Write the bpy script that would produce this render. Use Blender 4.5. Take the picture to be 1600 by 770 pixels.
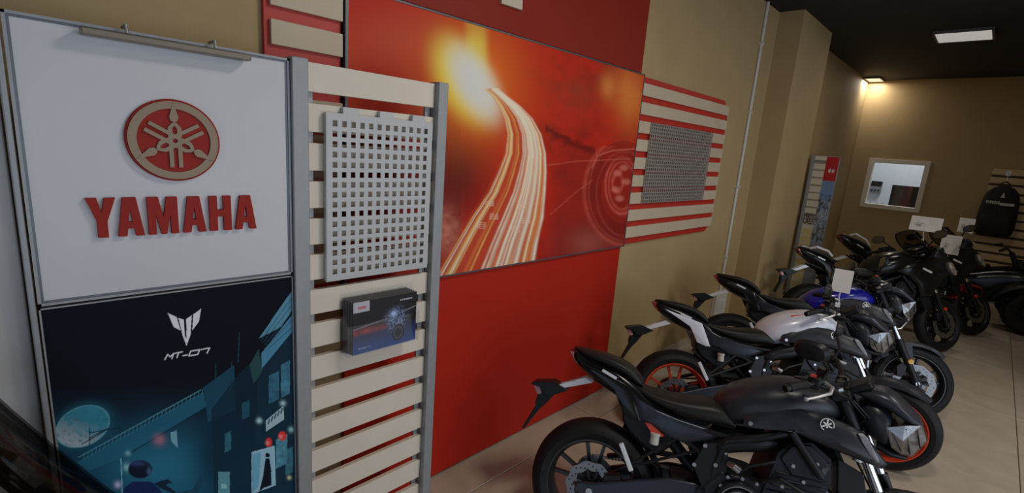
import bpy, bmesh, math, random
import numpy as np
from mathutils import Matrix, Vector

for o in list(bpy.data.objects):
    bpy.data.objects.remove(o)
SC = bpy.context.scene
COL = SC.collection
PI = math.pi
rnd = random.Random(7)

# ------------------------------------------------------------------ camera
# x = distance from the display wall, y = along the wall, z = up (metres)
CAM = np.array([2.066, 0.0, 1.962])
FPX = 762.0
ROT = np.array([[0.70576952, 0.70455215, 0.07413266],
                [0.19481108, -0.09240306, -0.97647853],
                [-0.68112997, 0.70361064, -0.20246983]])   # rows: right, down, forward
cam_d = bpy.data.cameras.new('camera')
cam = bpy.data.objects.new('camera', cam_d)
COL.objects.link(cam)
cam_d.sensor_width = 36.0
cam_d.lens = FPX / 1600 * 36.0
cam_d.clip_start = 0.05
r_, d_, f_ = ROT
cam.matrix_world = Matrix(((r_[0], -d_[0], -f_[0], CAM[0]), (r_[1], -d_[1], -f_[1], CAM[1]),
                           (r_[2], -d_[2], -f_[2], CAM[2]), (0, 0, 0, 1)))
SC.camera = cam

# ------------------------------------------------------------------ world, lights, exposure
SC.view_settings.view_transform = 'Standard'
SC.view_settings.look = 'None'
SC.view_settings.gamma = 1.0
SC.view_settings.use_curve_mapping = False
SC.view_settings.exposure = 0.0
world = bpy.data.worlds.new('world')
SC.world = world
world.use_nodes = True
world.node_tree.nodes['Background'].inputs[0].default_value = (0.75, 0.85, 1.0, 1)
world.node_tree.nodes['Background'].inputs[1].default_value = 0.25

DAY = 132.0          # daylight through the street window
LED = 0.33          # how bright the ceiling diffusers look
LAMP = 28.5          # light given by one ceiling lamp
def area(name, loc, rot, sx, sy, power, color):
    l = bpy.data.lights.new(name, 'AREA')
    l.shape = 'RECTANGLE'; l.size = sx; l.size_y = sy; l.energy = power; l.color = color
    o = bpy.data.objects.new(name, l); COL.objects.link(o)
    o.location = loc; o.rotation_euler = rot
    return o
ROOM_X, ROOM_Y0, ROOM_Y1, CEIL = 6.4, -3.6, 11.2, 3.6
area('daylight_side', (ROOM_X + 0.25, 2.1, 1.40), (0, PI / 2, 0), 2.3, 8.0, DAY, (0.84, 0.92, 1.0))
area('daylight_front', (3.0, ROOM_Y0 - 0.25, 1.40), (PI / 2, 0, 0), 4.4, 2.3, DAY * 0.2, (0.72, 0.85, 1.0))

# ------------------------------------------------------------------ helpers
def lin(c):
    return tuple(((v / 255) / 12.92 if v / 255 <= 0.04045 else ((v / 255 + 0.055) / 1.055) ** 2.4) for v in c)

MATS = {}
def mat(name, color, rough=0.5, metal=0.0, var=0.0, scale=8.0, bump=0.0, bscale=60.0, coat=0.0, emit=None, spec=0.5):
    if name in MATS:
        return MATS[name]
    m = bpy.data.materials.new(name); m.use_nodes = True
    nt = m.node_tree; b = nt.nodes['Principled BSDF']
    b.inputs['Base Color'].default_value = (*color, 1)
    b.inputs['Roughness'].default_value = rough
    b.inputs['Metallic'].default_value = metal
    b.inputs['Specular IOR Level'].default_value = spec
    if coat:
        b.inputs['Coat Weight'].default_value = coat
        b.inputs['Coat Roughness'].default_value = 0.08
    tc = nt.nodes.new('ShaderNodeTexCoord')
    if var > 0:
        nz = nt.nodes.new('ShaderNodeTexNoise'); nz.inputs['Scale'].default_value = scale
        nz.inputs['Detail'].default_value = 4
        nt.links.new(tc.outputs['Object'], nz.inputs['Vector'])
        rp = nt.nodes.new('ShaderNodeValToRGB')
        rp.color_ramp.elements[0].position = 0.3; rp.color_ramp.elements[1].position = 0.7
        rp.color_ramp.elements[0].color = (*[c * (1 - var) for c in color], 1)
        rp.color_ramp.elements[1].color = (*[min(1, c * (1 + var)) for c in color], 1)
        nt.links.new(nz.outputs['Fac'], rp.inputs['Fac'])
        nt.links.new(rp.outputs['Color'], b.inputs['Base Color'])
    if bump > 0:
        nb = nt.nodes.new('ShaderNodeTexNoise'); nb.inputs['Scale'].default_value = bscale
        nt.links.new(tc.outputs['Object'], nb.inputs['Vector'])
        bp = nt.nodes.new('ShaderNodeBump'); bp.inputs['Strength'].default_value = bump
        bp.inputs['Distance'].default_value = 0.01
        nt.links.new(nb.outputs['Fac'], bp.inputs['Height'])
        nt.links.new(bp.outputs['Normal'], b.inputs['Normal'])
    if emit:
        b.inputs['Emission Color'].default_value = (*emit[0], 1)
        b.inputs['Emission Strength'].default_value = emit[1]
    MATS[name] = m
    return m

def glassy(name, tint, fac, rough=0.05):
    """thin sheet: tinted see-through mixed with gloss"""
    if name in MATS:
        return MATS[name]
    m = bpy.data.materials.new(name); m.use_nodes = True
    nt = m.node_tree; nt.nodes.remove(nt.nodes['Principled BSDF'])
    out = nt.nodes['Material Output']
    t = nt.nodes.new('ShaderNodeBsdfTransparent'); t.inputs[0].default_value = (*tint, 1)
    g = nt.nodes.new('ShaderNodeBsdfGlossy'); g.inputs['Roughness'].default_value = rough
    g.inputs['Color'].default_value = (0.9, 0.9, 0.9, 1)
    mx = nt.nodes.new('ShaderNodeMixShader'); mx.inputs[0].default_value = fac
    nt.links.new(t.outputs[0], mx.inputs[1]); nt.links.new(g.outputs[0], mx.inputs[2])
    nt.links.new(mx.outputs[0], out.inputs[0])
    MATS[name] = m
    return m

def print_mat(name, rough=0.35, spec=0.4):
    """flat print: colours come from the printed sheet's own colour attribute"""
    if name in MATS:
        return MATS[name]
    m = bpy.data.materials.new(name); m.use_nodes = True
    nt = m.node_tree; b = nt.nodes['Principled BSDF']
    a = nt.nodes.new('ShaderNodeAttribute'); a.attribute_name = 'print'
    nt.links.new(a.outputs['Color'], b.inputs['Base Color'])
    b.inputs['Roughness'].default_value = rough
    b.inputs['Specular IOR Level'].default_value = spec
    MATS[name] = m
    return m

def tag(o, label=None, cat=None, group=None, kind=None):
    if label: o['label'] = label
    if cat: o['category'] = cat
    if group: o['group'] = group
    if kind: o['kind'] = kind
    return o

def empty(name, loc, label=None, cat=None, group=None, rot=(0, 0, 0)):
    o = bpy.data.objects.new(name, None); COL.objects.link(o)
    o.empty_display_size = 0.1
    o.location = loc; o.rotation_euler = rot
    return tag(o, label, cat, group)

class MB:
    """collects geometry, then builds ONE mesh object"""
    def __init__(s):
        s.v = []; s.f = []; s.mi = []; s.cur = 0
    def mat(s, i):
        s.cur = i; return s
    def add(s, vs, fs):
        n = len(s.v); s.v.extend([tuple(p) for p in vs])
        for f in fs:
            s.f.append([i + n for i in f]); s.mi.append(s.cur)
        return s
    def box(s, x0, x1, y0, y1, z0, z1, M=None):
        vs = [(x, y, z) for x in (x0, x1) for y in (y0, y1) for z in (z0, z1)]
        if M is not None: vs = [tuple(M @ Vector(p)) for p in vs]
        return s.add(vs, [(0, 1, 3, 2), (4, 6, 7, 5), (0, 4, 5, 1), (2, 3, 7, 6), (0, 2, 6, 4), (1, 5, 7, 3)])
    def bar(s, p0, p1, w, h, up=(0, 0, 1)):
        p0 = Vector(p0); p1 = Vector(p1); d = (p1 - p0); L = d.length; d.normalize()
        u = Vector(up); sd = d.cross(u)
        if sd.length < 1e-4: sd = d.cross(Vector((1, 0, 0)))
        sd.normalize(); u = sd.cross(d)
        vs = [p + sd * a * w / 2 + u * b * h / 2 for p in (p0, p1) for a, b in ((-1, -1), (1, -1), (1, 1), (-1, 1))]
        return s.add(vs, [(3, 2, 1, 0), (4, 5, 6, 7), (0, 1, 5, 4), (1, 2, 6, 5), (2, 3, 7, 6), (3, 0, 4, 7)])
    def tube(s, pts, r, seg=10, closed=False):
        pts = [Vector(p) for p in pts]; n = len(pts)
        rs = r if isinstance(r, (list, tuple)) else [r] * n
        rings = []; prev = None
        for i in range(n):
            a = pts[i - 1] if (i > 0 or closed) else pts[i]
            b = pts[(i + 1) % n] if (i < n - 1 or closed) else pts[i]
            t = (b - a).normalized()
            if prev is None:
                u = t.cross(Vector((0, 0, 1)))
                if u.length < 1e-3: u = t.cross(Vector((0, 1, 0)))
            else:
                u = prev - t * prev.dot(t)
            u.normalize(); prev = u; w = t.cross(u)
            rings.append([pts[i] + (u * math.cos(2 * PI * k / seg) + w * math.sin(2 * PI * k / seg)) * rs[i] for k in range(seg)])
        return s.loft(rings, closed=closed)
    def loft(s, rings, closed=False, cap=True):
        m = len(rings[0]); vs = [p for r in rings for p in r]; fs = []
        n = len(rings)
        for i in range(n if closed else n - 1):
            j = (i + 1) % n
            for k in range(m):
                l = (k + 1) % m
                fs.append((i * m + k, i * m + l, j * m + l, j * m + k))
        if cap and not closed:
            fs.append(tuple(range(m))[::-1]); fs.append(tuple(range((n - 1) * m, n * m)))
        return s.add(vs, fs)
    def lathe(s, prof, c, ax=(0, 1, 0), seg=32, closed=False, ref=None):
        ax = Vector(ax).normalized(); c = Vector(c)
        u = Vector(ref) if ref else ax.cross(Vector((0, 0, 1)))
        if u.length < 1e-3: u = Vector((1, 0, 0))
        u.normalize(); w = ax.cross(u)
        n = len(prof); vs = []; fs = []
        for k in range(seg):
            a = 2 * PI * k / seg; d = u * math.cos(a) + w * math.sin(a)
            vs += [c + ax * h + d * r for r, h in prof]
        for k in range(seg):
            l = (k + 1) % seg
            for i in range(n if closed else n - 1):
                j = (i + 1) % n
                fs.append((k * n + i, k * n + j, l * n + j, l * n + i))
        s.add(vs, fs)
        if not closed:
            base = len(s.v) - len(vs)
            for i in (0, n - 1):
                if prof[i][0] > 1e-4:
                    s.f.append([base + k * n + i for k in range(seg)]); s.mi.append(s.cur)
        return s
    def cyl(s, p0, p1, r, seg=12):
        p0 = Vector(p0); p1 = Vector(p1)
        return s.lathe([(r, 0), (r, (p1 - p0).length)], p0, (p1 - p0), seg)
    def prism(s, poly, a0, a1, f):
        """poly: 2D outline, f(u,v,a) -> 3D; extruded from a0 to a1"""
        n = len(poly)
        vs = [f(u, v, a0) for u, v in poly] + [f(u, v, a1) for u, v in poly]
        fs = [tuple(range(n))[::-1], tuple(range(n, 2 * n))]
        fs += [(i, (i + 1) % n, n + (i + 1) % n, n + i) for i in range(n)]
        return s.add(vs, fs)
    def shell(s, outline, yf, bulge, thick, side, inset=0.72):
        """bulged body panel seen from the side: outline in x,z; yf(x,z) = outer y"""
        cx = sum(p[0] for p in outline) / len(outline); cz = sum(p[1] for p in outline) / len(outline)
        def ring(k, dy):
            return [(cx + (x - cx) * k, side * (yf(x, z) + dy), cz + (z - cz) * k) for x, z in outline]
        rings = [ring(0.96, -thick), ring(1.0, 0.0), ring(0.92, bulge * 0.6), ring(inset, bulge), ring(inset * 0.45, bulge * 1.08)]
        return s.loft(rings)
    def build(s, name, mats, parent=None, smooth=35, bevel=0.0, xf=None):
        me = bpy.data.meshes.new(name)
        vs = [tuple(xf(p)) for p in s.v] if xf else s.v
        me.from_pydata(vs, [], s.f); me.update()
        bm = bmesh.new(); bm.from_mesh(me)
        bmesh.ops.recalc_face_normals(bm, faces=bm.faces); bm.to_mesh(me); bm.free()
        if not isinstance(mats, (list, tuple)): mats = [mats]
        for m in mats: me.materials.append(m)
        if len(mats) > 1: me.polygons.foreach_set('material_index', s.mi)
        if smooth:
            me.shade_smooth(); me.set_sharp_from_angle(angle=math.radians(smooth))
        o = bpy.data.objects.new(name, me); COL.objects.link(o)
        if parent is not None: o.parent = parent
        if bevel:
            b = o.modifiers.new('bevel', 'BEVEL'); b.width = bevel; b.segments = 2; b.limit_method = 'ANGLE'
            b.harden_normals = False
        return o

def link_copy(o, parent, loc=None):
    c = o.copy(); COL.objects.link(c); c.parent = parent
    if loc is not None: c.location = loc
    return c

def perforated(nx, ny, W, H, hx, hy, thick, mx=None, my=None):
    """plate in local Y (width) / Z (height), thickness along X, real holes"""
    mx = mx if mx is not None else (W / nx - hx) / 2; my = my if my is not None else (H / ny - hy) / 2
    px = (W - 2 * mx - hx) / (nx - 1); py = (H - 2 * my - hy) / (ny - 1)
    ys = [0]; zs = [0]
    for i in range(nx): ys += [mx + i * px, mx + i * px + hx]
    for i in range(ny): zs += [my + i * py, my + i * py + hy]
    ys.append(W); zs.append(H)
    a, b = len(ys), len(zs); vs = []
    for x in (0, thick):
        for y in ys:
            for z in zs: vs.append((x, y, z))
    idx = lambda k, i, j: k * a * b + i * b + j
    hole = lambda i, j: i % 2 == 1 and j % 2 == 1
    fs = []
    for i in range(a - 1):
        for j in range(b - 1):
            if not hole(i, j):
                for k in (0, 1):
                    q = (idx(k, i, j), idx(k, i + 1, j), idx(k, i + 1, j + 1), idx(k, i, j + 1))
                    fs.append(q if k else q[::-1])
            else:
                c = [(i, j), (i + 1, j), (i + 1, j + 1), (i, j + 1)]
                for e in range(4):
                    p, q = c[e], c[(e + 1) % 4]
                    fs.append((idx(0, *p), idx(0, *q), idx(1, *q), idx(1, *p)))
    for i in range(a - 1):
        fs += [(idx(0, i, 0), idx(0, i + 1, 0), idx(1, i + 1, 0), idx(1, i, 0)), (idx(0, i, b - 1), idx(1, i, b - 1), idx(1, i + 1, b - 1), idx(0, i + 1, b - 1))]
    for j in range(b - 1):
        fs += [(idx(0, 0, j), idx(1, 0, j), idx(1, 0, j + 1), idx(0, 0, j + 1)), (idx(0, a - 1, j), idx(0, a - 1, j + 1), idx(1, a - 1, j + 1), idx(1, a - 1, j))]
    m = MB(); m.add(vs, fs); return m

def printed_sheet(name, corner, du, dv, nu, nv, art, parent=None, m=None, thick=None):
    """flat sheet; art(points Nx3, s, t) -> Nx3 linear colours stored on the sheet itself"""
    corner = np.array(corner, float); du = np.array(du, float); dv = np.array(dv, float)
    S, T = np.meshgrid(np.linspace(0, 1, nu), np.linspace(0, 1, nv))
    S = S.ravel(); T = T.ravel()
    P = corner + S[:, None] * du + T[:, None] * dv
    c = np.clip(art(P, S, T), 0, 1)
    i, j = np.meshgrid(np.arange(nu - 1), np.arange(nv - 1)); a = (j * nu + i).ravel()
    F = np.stack([a, a + 1, a + nu + 1, a + nu], 1)
    me = bpy.data.meshes.new(name)
    me.vertices.add(len(P)); me.vertices.foreach_set('co', P.astype(np.float32).ravel())
    me.loops.add(F.size); me.loops.foreach_set('vertex_index', F.ravel().astype(np.int32))
    me.polygons.add(len(F)); me.polygons.foreach_set('loop_start', (np.arange(len(F)) * 4).astype(np.int32))
    me.polygons.foreach_set('loop_total', np.full(len(F), 4, np.int32))
    me.update(calc_edges=True)
    at = me.color_attributes.new('print', 'FLOAT_COLOR', 'POINT')
    at.data.foreach_set('color', np.concatenate([c, np.ones((len(c), 1))], 1).astype(np.float32).ravel())
    me.materials.append(m or print_mat('printed_paper'))
    o = bpy.data.objects.new(name, me); COL.objects.link(o)
    if parent is not None: o.parent = parent
    return o

def pix(P):
    """where the surveyed points of a print lie in the reference photo (used only to copy a print's layout)"""
    q = (P - CAM) @ ROT.T
    return 800 + FPX * q[:, 0] / q[:, 2], 385 + FPX * q[:, 1] / q[:, 2]
def wall_pt(u, v, x):
    d = ROT.T @ np.array([(u - 800) / FPX, (v - 385) / FPX, 1.0])
    p = CAM + d * (x - CAM[0]) / d[0]
    return float(p[1]), float(p[2])

def inpoly(u, v, poly):
    r = np.zeros(u.shape, bool); n = len(poly)
    for i in range(n):
        x0, y0 = poly[i]; x1, y1 = poly[(i + 1) % n]
        if y0 == y1: continue
        k = ((y0 > v) != (y1 > v)) & (u < (x1 - x0) * (v - y0) / (y1 - y0) + x0)
        r ^= k
    return r
def segdist(u, v, pts):
    d = np.full(u.shape, 1e9)
    for (x0, y0), (x1, y1) in zip(pts[:-1], pts[1:]):
        L = (x1 - x0) ** 2 + (y1 - y0) ** 2 + 1e-9
        t = np.clip(((u - x0) * (x1 - x0) + (v - y0) * (y1 - y0)) / L, 0, 1)
        d = np.minimum(d, np.hypot(u - x0 - t * (x1 - x0), v - y0 - t * (y1 - y0)))
    return d
def blend(c, k, col):
    k = np.clip(k, 0, 1)[:, None]
    return c * (1 - k) + np.array(col, float) * k
def vnoise(x, y, seed=0):
    g = np.random.RandomState(seed).rand(64, 64)
    xi = np.floor(x).astype(int); yi = np.floor(y).astype(int); fx = x - xi; fy = y - yi
    fx = fx * fx * (3 - 2 * fx); fy = fy * fy * (3 - 2 * fy)
    a = g[xi % 64, yi % 64]; b = g[(xi + 1) % 64, yi % 64]; c = g[xi % 64, (yi + 1) % 64]; d = g[(xi + 1) % 64, (yi + 1) % 64]
    return (a * (1 - fx) + b * fx) * (1 - fy) + (c * (1 - fx) + d * fx) * fy
def fnoise(x, y, seed=0):
    return vnoise(x, y, seed) * 0.5 + vnoise(x * 2, y * 2, seed + 1) * 0.3 + vnoise(x * 4, y * 4, seed + 2) * 0.2
# ------------------------------------------------------------------ materials of the place
M_WALL = mat('wall_paint_taupe', (0.44, 0.315, 0.155), 0.75, var=0.05, scale=2.5, bump=0.05, bscale=120)
M_CEIL = mat('ceiling_dark', (0.013, 0.012, 0.012), 0.8, var=0.2, scale=3)
M_TILE = mat('floor_tile_beige', (0.48, 0.41, 0.33), 0.28, var=0.10, scale=5, bump=0.02, bscale=30, spec=0.35)
M_GROUT = mat('grout', (0.20, 0.17, 0.14), 0.9, var=0.1)
M_RED = mat('red_panel_lacquer', (0.46, 0.020, 0.009), 0.55, var=0.04, scale=2, spec=0.18)
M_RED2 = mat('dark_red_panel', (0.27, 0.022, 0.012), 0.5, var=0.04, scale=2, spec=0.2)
M_REDB = mat('red_backing', (0.50, 0.028, 0.018), 0.45, var=0.03)
M_SLAT = mat('slat_cream', (0.58, 0.475, 0.345), 0.5, var=0.04, scale=4)
M_SLATS = mat('slat_ivory', (0.72, 0.64, 0.54), 0.5, var=0.04, scale=4)
M_ALU = mat('brushed_aluminium', (0.32, 0.33, 0.345), 0.45, metal=0.25, var=0.04, scale=30)
M_ALUD = mat('dark_aluminium', (0.13, 0.14, 0.16), 0.4, metal=0.5)
M_WHITE = mat('sign_white', (0.62, 0.625, 0.66), 0.38, var=0.015, scale=3)
M_PERF = mat('perforated_grey', (0.50, 0.505, 0.515), 0.45, metal=0.15)
M_PERFD = mat('perforated_steel', (0.34, 0.31, 0.29), 0.45, metal=0.3)
M_LOGO = mat('sign_red', (0.33, 0.018, 0.010), 0.5, spec=0.2)
M_GOLD = mat('sign_bronze', (0.27, 0.195, 0.125), 0.45, metal=0.25)
M_FRAMEW = mat('window_frame_white', (0.80, 0.74, 0.62), 0.5)
M_PVC = mat('white_plastic', (0.62, 0.60, 0.55), 0.45)
M_BLACKP = mat('black_plastic', (0.008, 0.0085, 0.011), 0.42, bump=0.03, bscale=300, spec=0.3)
M_PANE = glassy('window_pane', (0.95, 0.97, 1.0), 0.06)
M_ACRYL = glassy('clear_acrylic', (0.97, 0.98, 0.99), 0.04, 0.03)

# ------------------------------------------------------------------ the room
def struct(mb, name, m, **k):
    o = mb.build(name, m, smooth=0, **k); o['kind'] = 'structure'; return o
X1, Y0, Y1, H = ROOM_X, ROOM_Y0, ROOM_Y1, CEIL
fl = MB().box(-0.15, X1 + 0.15, Y0 - 0.15, Y1 + 0.15, -0.15, -0.012)
floor = struct(fl, 'floor', M_GROUT)
GR = 0.005
def edges(a, b, p, TS):
    k0 = math.floor((a - p) / TS); out = []
    k = k0
    while p + k * TS < b:
        lo, hi = max(a, p + k * TS), min(b, p + (k + 1) * TS)
        if hi - lo > 0.02: out.append((lo, hi))
        k += 1
    return out
tile_cache = {}
for xa, xb in edges(0, X1, 2.553, 0.763):
    for ya, yb in edges(Y0, Y1, 4.38, 1.46):
        key = (round(xb - xa, 3), round(yb - ya, 3))
        if key not in tile_cache:
            w, d = (xb - xa) / 2 - GR / 2, (yb - ya) / 2 - GR / 2; e = 0.0025
            t = MB()
            t.loft([[(-w, -d, -0.012), (w, -d, -0.012), (w, d, -0.012), (-w, d, -0.012)],
                    [(-w, -d, -e), (w, -d, -e), (w, d, -e), (-w, d, -e)],
                    [(-w + e, -d + e, 0), (w - e, -d + e, 0), (w - e, d - e, 0), (-w + e, d - e, 0)]])
            o = t.build('floor_tile', M_TILE, floor, smooth=0); tile_cache[key] = o
        else:
            o = link_copy(tile_cache[key], floor)
        o.location = ((xa + xb) / 2, (ya + yb) / 2, 0)
struct(MB().box(-0.15, 0, Y0 - 0.15, Y1 + 0.15, 0, H), 'wall_left', M_WALL)
struct(MB().box(0, 0.25, 6.06, 7.24, 0, H), 'wall_pier', M_WALL)
struct(MB().box(-0.15, X1 + 0.15, Y0 - 0.15, Y1 + 0.15, H, H + 0.15), 'ceiling', M_CEIL)
WX0, WX1, WZ0, WZ1 = 0.27, 1.155, 1.325, 2.225
wb = MB()
wb.box(0, WX0, Y1, Y1 + 0.15, 0, H).box(WX1, X1, Y1, Y1 + 0.15, 0, H).box(WX0, WX1, Y1, Y1 + 0.15, 0, WZ0).box(WX0, WX1, Y1, Y1 + 0.15, WZ1, H)
struct(wb, 'wall_back', M_WALL)
wr = MB(); a0, a1 = -2.0, 6.2
wr.box(X1, X1 + 0.15, Y0, a0, 0, H).box(X1, X1 + 0.15, a1, Y1, 0, H).box(X1, X1 + 0.15, a0, a1, 0, 0.15).box(X1, X1 + 0.15, a0, a1, 2.65, H)
struct(wr, 'wall_right', M_WALL)
struct(MB().box(0, 0.75, Y0 - 0.15, Y0, 0, H).box(5.25, X1, Y0 - 0.15, Y0, 0, H).box(0.75, 5.25, Y0 - 0.15, Y0, 0, 0.15).box(0.75, 5.25, Y0 - 0.15, Y0, 2.65, H), 'wall_front', M_WALL)
struct(MB().box(3.2, 3.35, 6.0, Y1, 0, H), 'wall_light_blocker', M_WALL)  # unseen wall, added to keep window light off the back wall
# shop windows (behind the photographer)
def shop_window(name, along, fixed, lo, hi):
    f = MB()
    n = 6
    for i in range(n + 1):
        c = lo + (hi - lo) * i / n
        c = min(max(c, lo + 0.03), hi - 0.03)
        if along == 'y': f.box(fixed + 0.05, fixed + 0.11, c - 0.03, c + 0.03, 0.15, 2.65)
        else: f.box(c - 0.03, c + 0.03, fixed - 0.11, fixed - 0.05, 0.15, 2.65)
    for z in (0.18, 2.62):
        if along == 'y': f.box(fixed + 0.05, fixed + 0.11, lo, hi, z - 0.03, z + 0.03)
        else: f.box(lo, hi, fixed - 0.11, fixed - 0.05, z - 0.03, z + 0.03)
    w = struct(f, name, M_ALUD)
    for i in range(n):
        p = MB(); p0 = lo + (hi - lo) * i / n + 0.03; p1 = lo + (hi - lo) * (i + 1) / n - 0.03
        if along == 'y': p.box(fixed + 0.077, fixed + 0.083, p0, p1, 0.21, 2.59)
        else: p.box(p0, p1, fixed - 0.083, fixed - 0.077, 0.21, 2.59)
        p.build('pane', M_PANE, w, smooth=0)
shop_window('window_2', 'y', X1, a0, a1)
shop_window('window_3', 'x', Y0, 0.75, 5.25)
# window to the office in the back wall
wf = MB(); t = 0.075
wf.box(WX0, WX0 + t, Y1 - 0.02, Y1 + 0.13, WZ0, WZ1).box(WX1 - t, WX1, Y1 - 0.02, Y1 + 0.13, WZ0, WZ1)
wf.box(WX0 + t, WX1 - t, Y1 - 0.02, Y1 + 0.13, WZ0, WZ0 + t).box(WX0 + t, WX1 - t, Y1 - 0.02, Y1 + 0.13, WZ1 - t, WZ1)
w1 = struct(wf, 'window_1', M_FRAMEW, bevel=0.004)
MB().box(WX0 + t, WX1 - t, Y1 + 0.05, Y1 + 0.056, WZ0 + t, WZ1 - t).build('pane', M_PANE, w1, smooth=0)
M_OFF = mat('office_white', (0.66, 0.68, 0.70), 0.7, var=0.03)
struct(MB().box(-1.2, 2.6, 13.5, 13.6, 0, H), 'wall_office_back', M_OFF)
struct(MB().box(-1.3, -1.2, Y1 + 0.15, 13.6, 0, H), 'wall_office_left', M_OFF)
struct(MB().box(2.6, 2.7, Y1 + 0.15, 13.6, 0, H), 'wall_office_right', M_OFF)
struct(MB().box(-1.3, 2.7, Y1 + 0.15, 13.6, H, H + 0.1), 'ceiling_office', M_OFF)
struct(MB().box(-1.3, 2.7, Y1 + 0.15, 13.6, -0.1, 0), 'floor_office', M_OFF)
# skirting
sk = MB().box(0, 0.012, 3.36, 6.06, 0, 0.075).box(0, 0.012, 7.24, Y1, 0, 0.075).box(0.25, 0.262, 6.05, 7.25, 0, 0.075)
struct(sk, 'baseboard_left', M_TILE)
struct(MB().box(0.27, 3.2, Y1 - 0.012, Y1, 0, 0.075), 'baseboard_back', M_TILE)
struct(MB().box(0, 0.012, Y0, 1.0, 0, 0.075), 'baseboard_front_left', M_TILE)

# ceiling lamps
M_LED = mat('led_diffuser', (0.9, 0.9, 0.9), 0.5, emit=((1.0, 0.97, 0.93), LED))
M_LEDF = mat('led_frame', (0.10, 0.095, 0.09), 0.5)
def ceiling_lamp(x0, x1, y0, y1, label, power=1.0):
    r = empty('ceiling_lamp', ((x0 + x1) / 2, (y0 + y1) / 2, H - 0.02), label, 'lamp', 'square ceiling lamps')
    w, d = (x1 - x0) / 2, (y1 - y0) / 2; b = 0.02
    f = MB()
    f.box(-w - b, -w, -d - b, d + b, -0.012, 0.018).box(w, w + b, -d - b, d + b, -0.012, 0.018)
    f.box(-w, w, -d - b, -d, -0.012, 0.018).box(-w, w, d, d + b, -0.012, 0.018)
    f.build('frame', M_LEDF, r, smooth=0)
    MB().box(-w, w, -d, d, -0.006, 0.016).build('diffuser', M_LED, r, smooth=0)
    l = area('lamp_light', (0, 0, -0.02), (0, 0, 0), 2 * w, 2 * d, LAMP * power, (1.0, 0.93, 0.82)); l.parent = r
ceiling_lamp(1.20, 1.68, 7.60, 8.12, 'bright square ceiling lamp nearest to the upper right corner', 0.28)
ceiling_lamp(0.03, 0.235, 10.72, 11.14, 'small bright ceiling lamp in the far corner above the back wall', 0.27)
for x, y, lab in ((3.55, 5.0, 'added unseen fill lamp over the aisle beside the blue tank motorcycle'), (2.0, 2.0, 'added unseen fill lamp over the aisle beside the nearest motorcycle'), (4.9, 3.0, 'added unseen fill lamp closest to the street window')):
    ceiling_lamp(x - 0.24, x + 0.24, y - 0.26, y + 0.26, lab)  # out-of-view lamps, added to brighten floor, bikes and lower wall

# conduit and socket on the left wall
c = MB().tube([(0.014, 5.635, z) for z in (0.50, 1.5, 2.5, H)], 0.016, 10)
for z in (0.9, 1.7, 2.5, 3.2): c.box(0, 0.034, 5.613, 5.657, z - 0.012, z + 0.012)
tag(c.build('cable_conduit', M_PVC), 'thin pale cable conduit running up the brown wall', 'conduit')
r = empty('wall_socket', (0, 5.63, 0.30), 'white socket box at the foot of the cable conduit', 'socket')
MB().box(0.0, 0.055, -0.15, 0.15, -0.09, 0.20).build('box', M_PVC, r, bevel=0.008)
for k in (-0.07, 0.07):
    MB().box(0.055, 0.062, k - 0.05, k + 0.05, -0.02, 0.10).build('cover', M_PVC, r, bevel=0.003)

# ------------------------------------------------------------------ wall display: red panels, mural, slat boards
RY0, RY1 = 1.02, 3.345
o = MB().box(0.002, 0.028, RY0, RY1, 0.012, 1.238).build('red_wall_panel', M_RED, smooth=0, bevel=0.003)
tag(o, 'plain red wall panel reaching from the floor up to the mural', 'panel', 'red wall panels')
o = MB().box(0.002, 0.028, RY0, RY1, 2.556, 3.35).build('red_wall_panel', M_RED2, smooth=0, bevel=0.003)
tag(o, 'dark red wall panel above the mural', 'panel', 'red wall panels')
# foot of a raised letter on the upper panel
lf = MB().prism([(1.873, 2.683), (2.028, 2.686), (2.026, 2.735), (1.975, 2.735), (1.975, 3.05), (1.925, 3.05), (1.925, 2.73), (1.873, 2.73)], 0.028, 0.045, lambda u, v, a: (a, u, v))
tag(lf.build('raised_letter', mat('letter_cream', (0.6, 0.52, 0.42), 0.4), smooth=0), 'foot of a raised cream letter on the upper red panel', 'letter')

GAIN = 2.6
def c8(*c): return np.array(lin(c)) * GAIN

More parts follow.
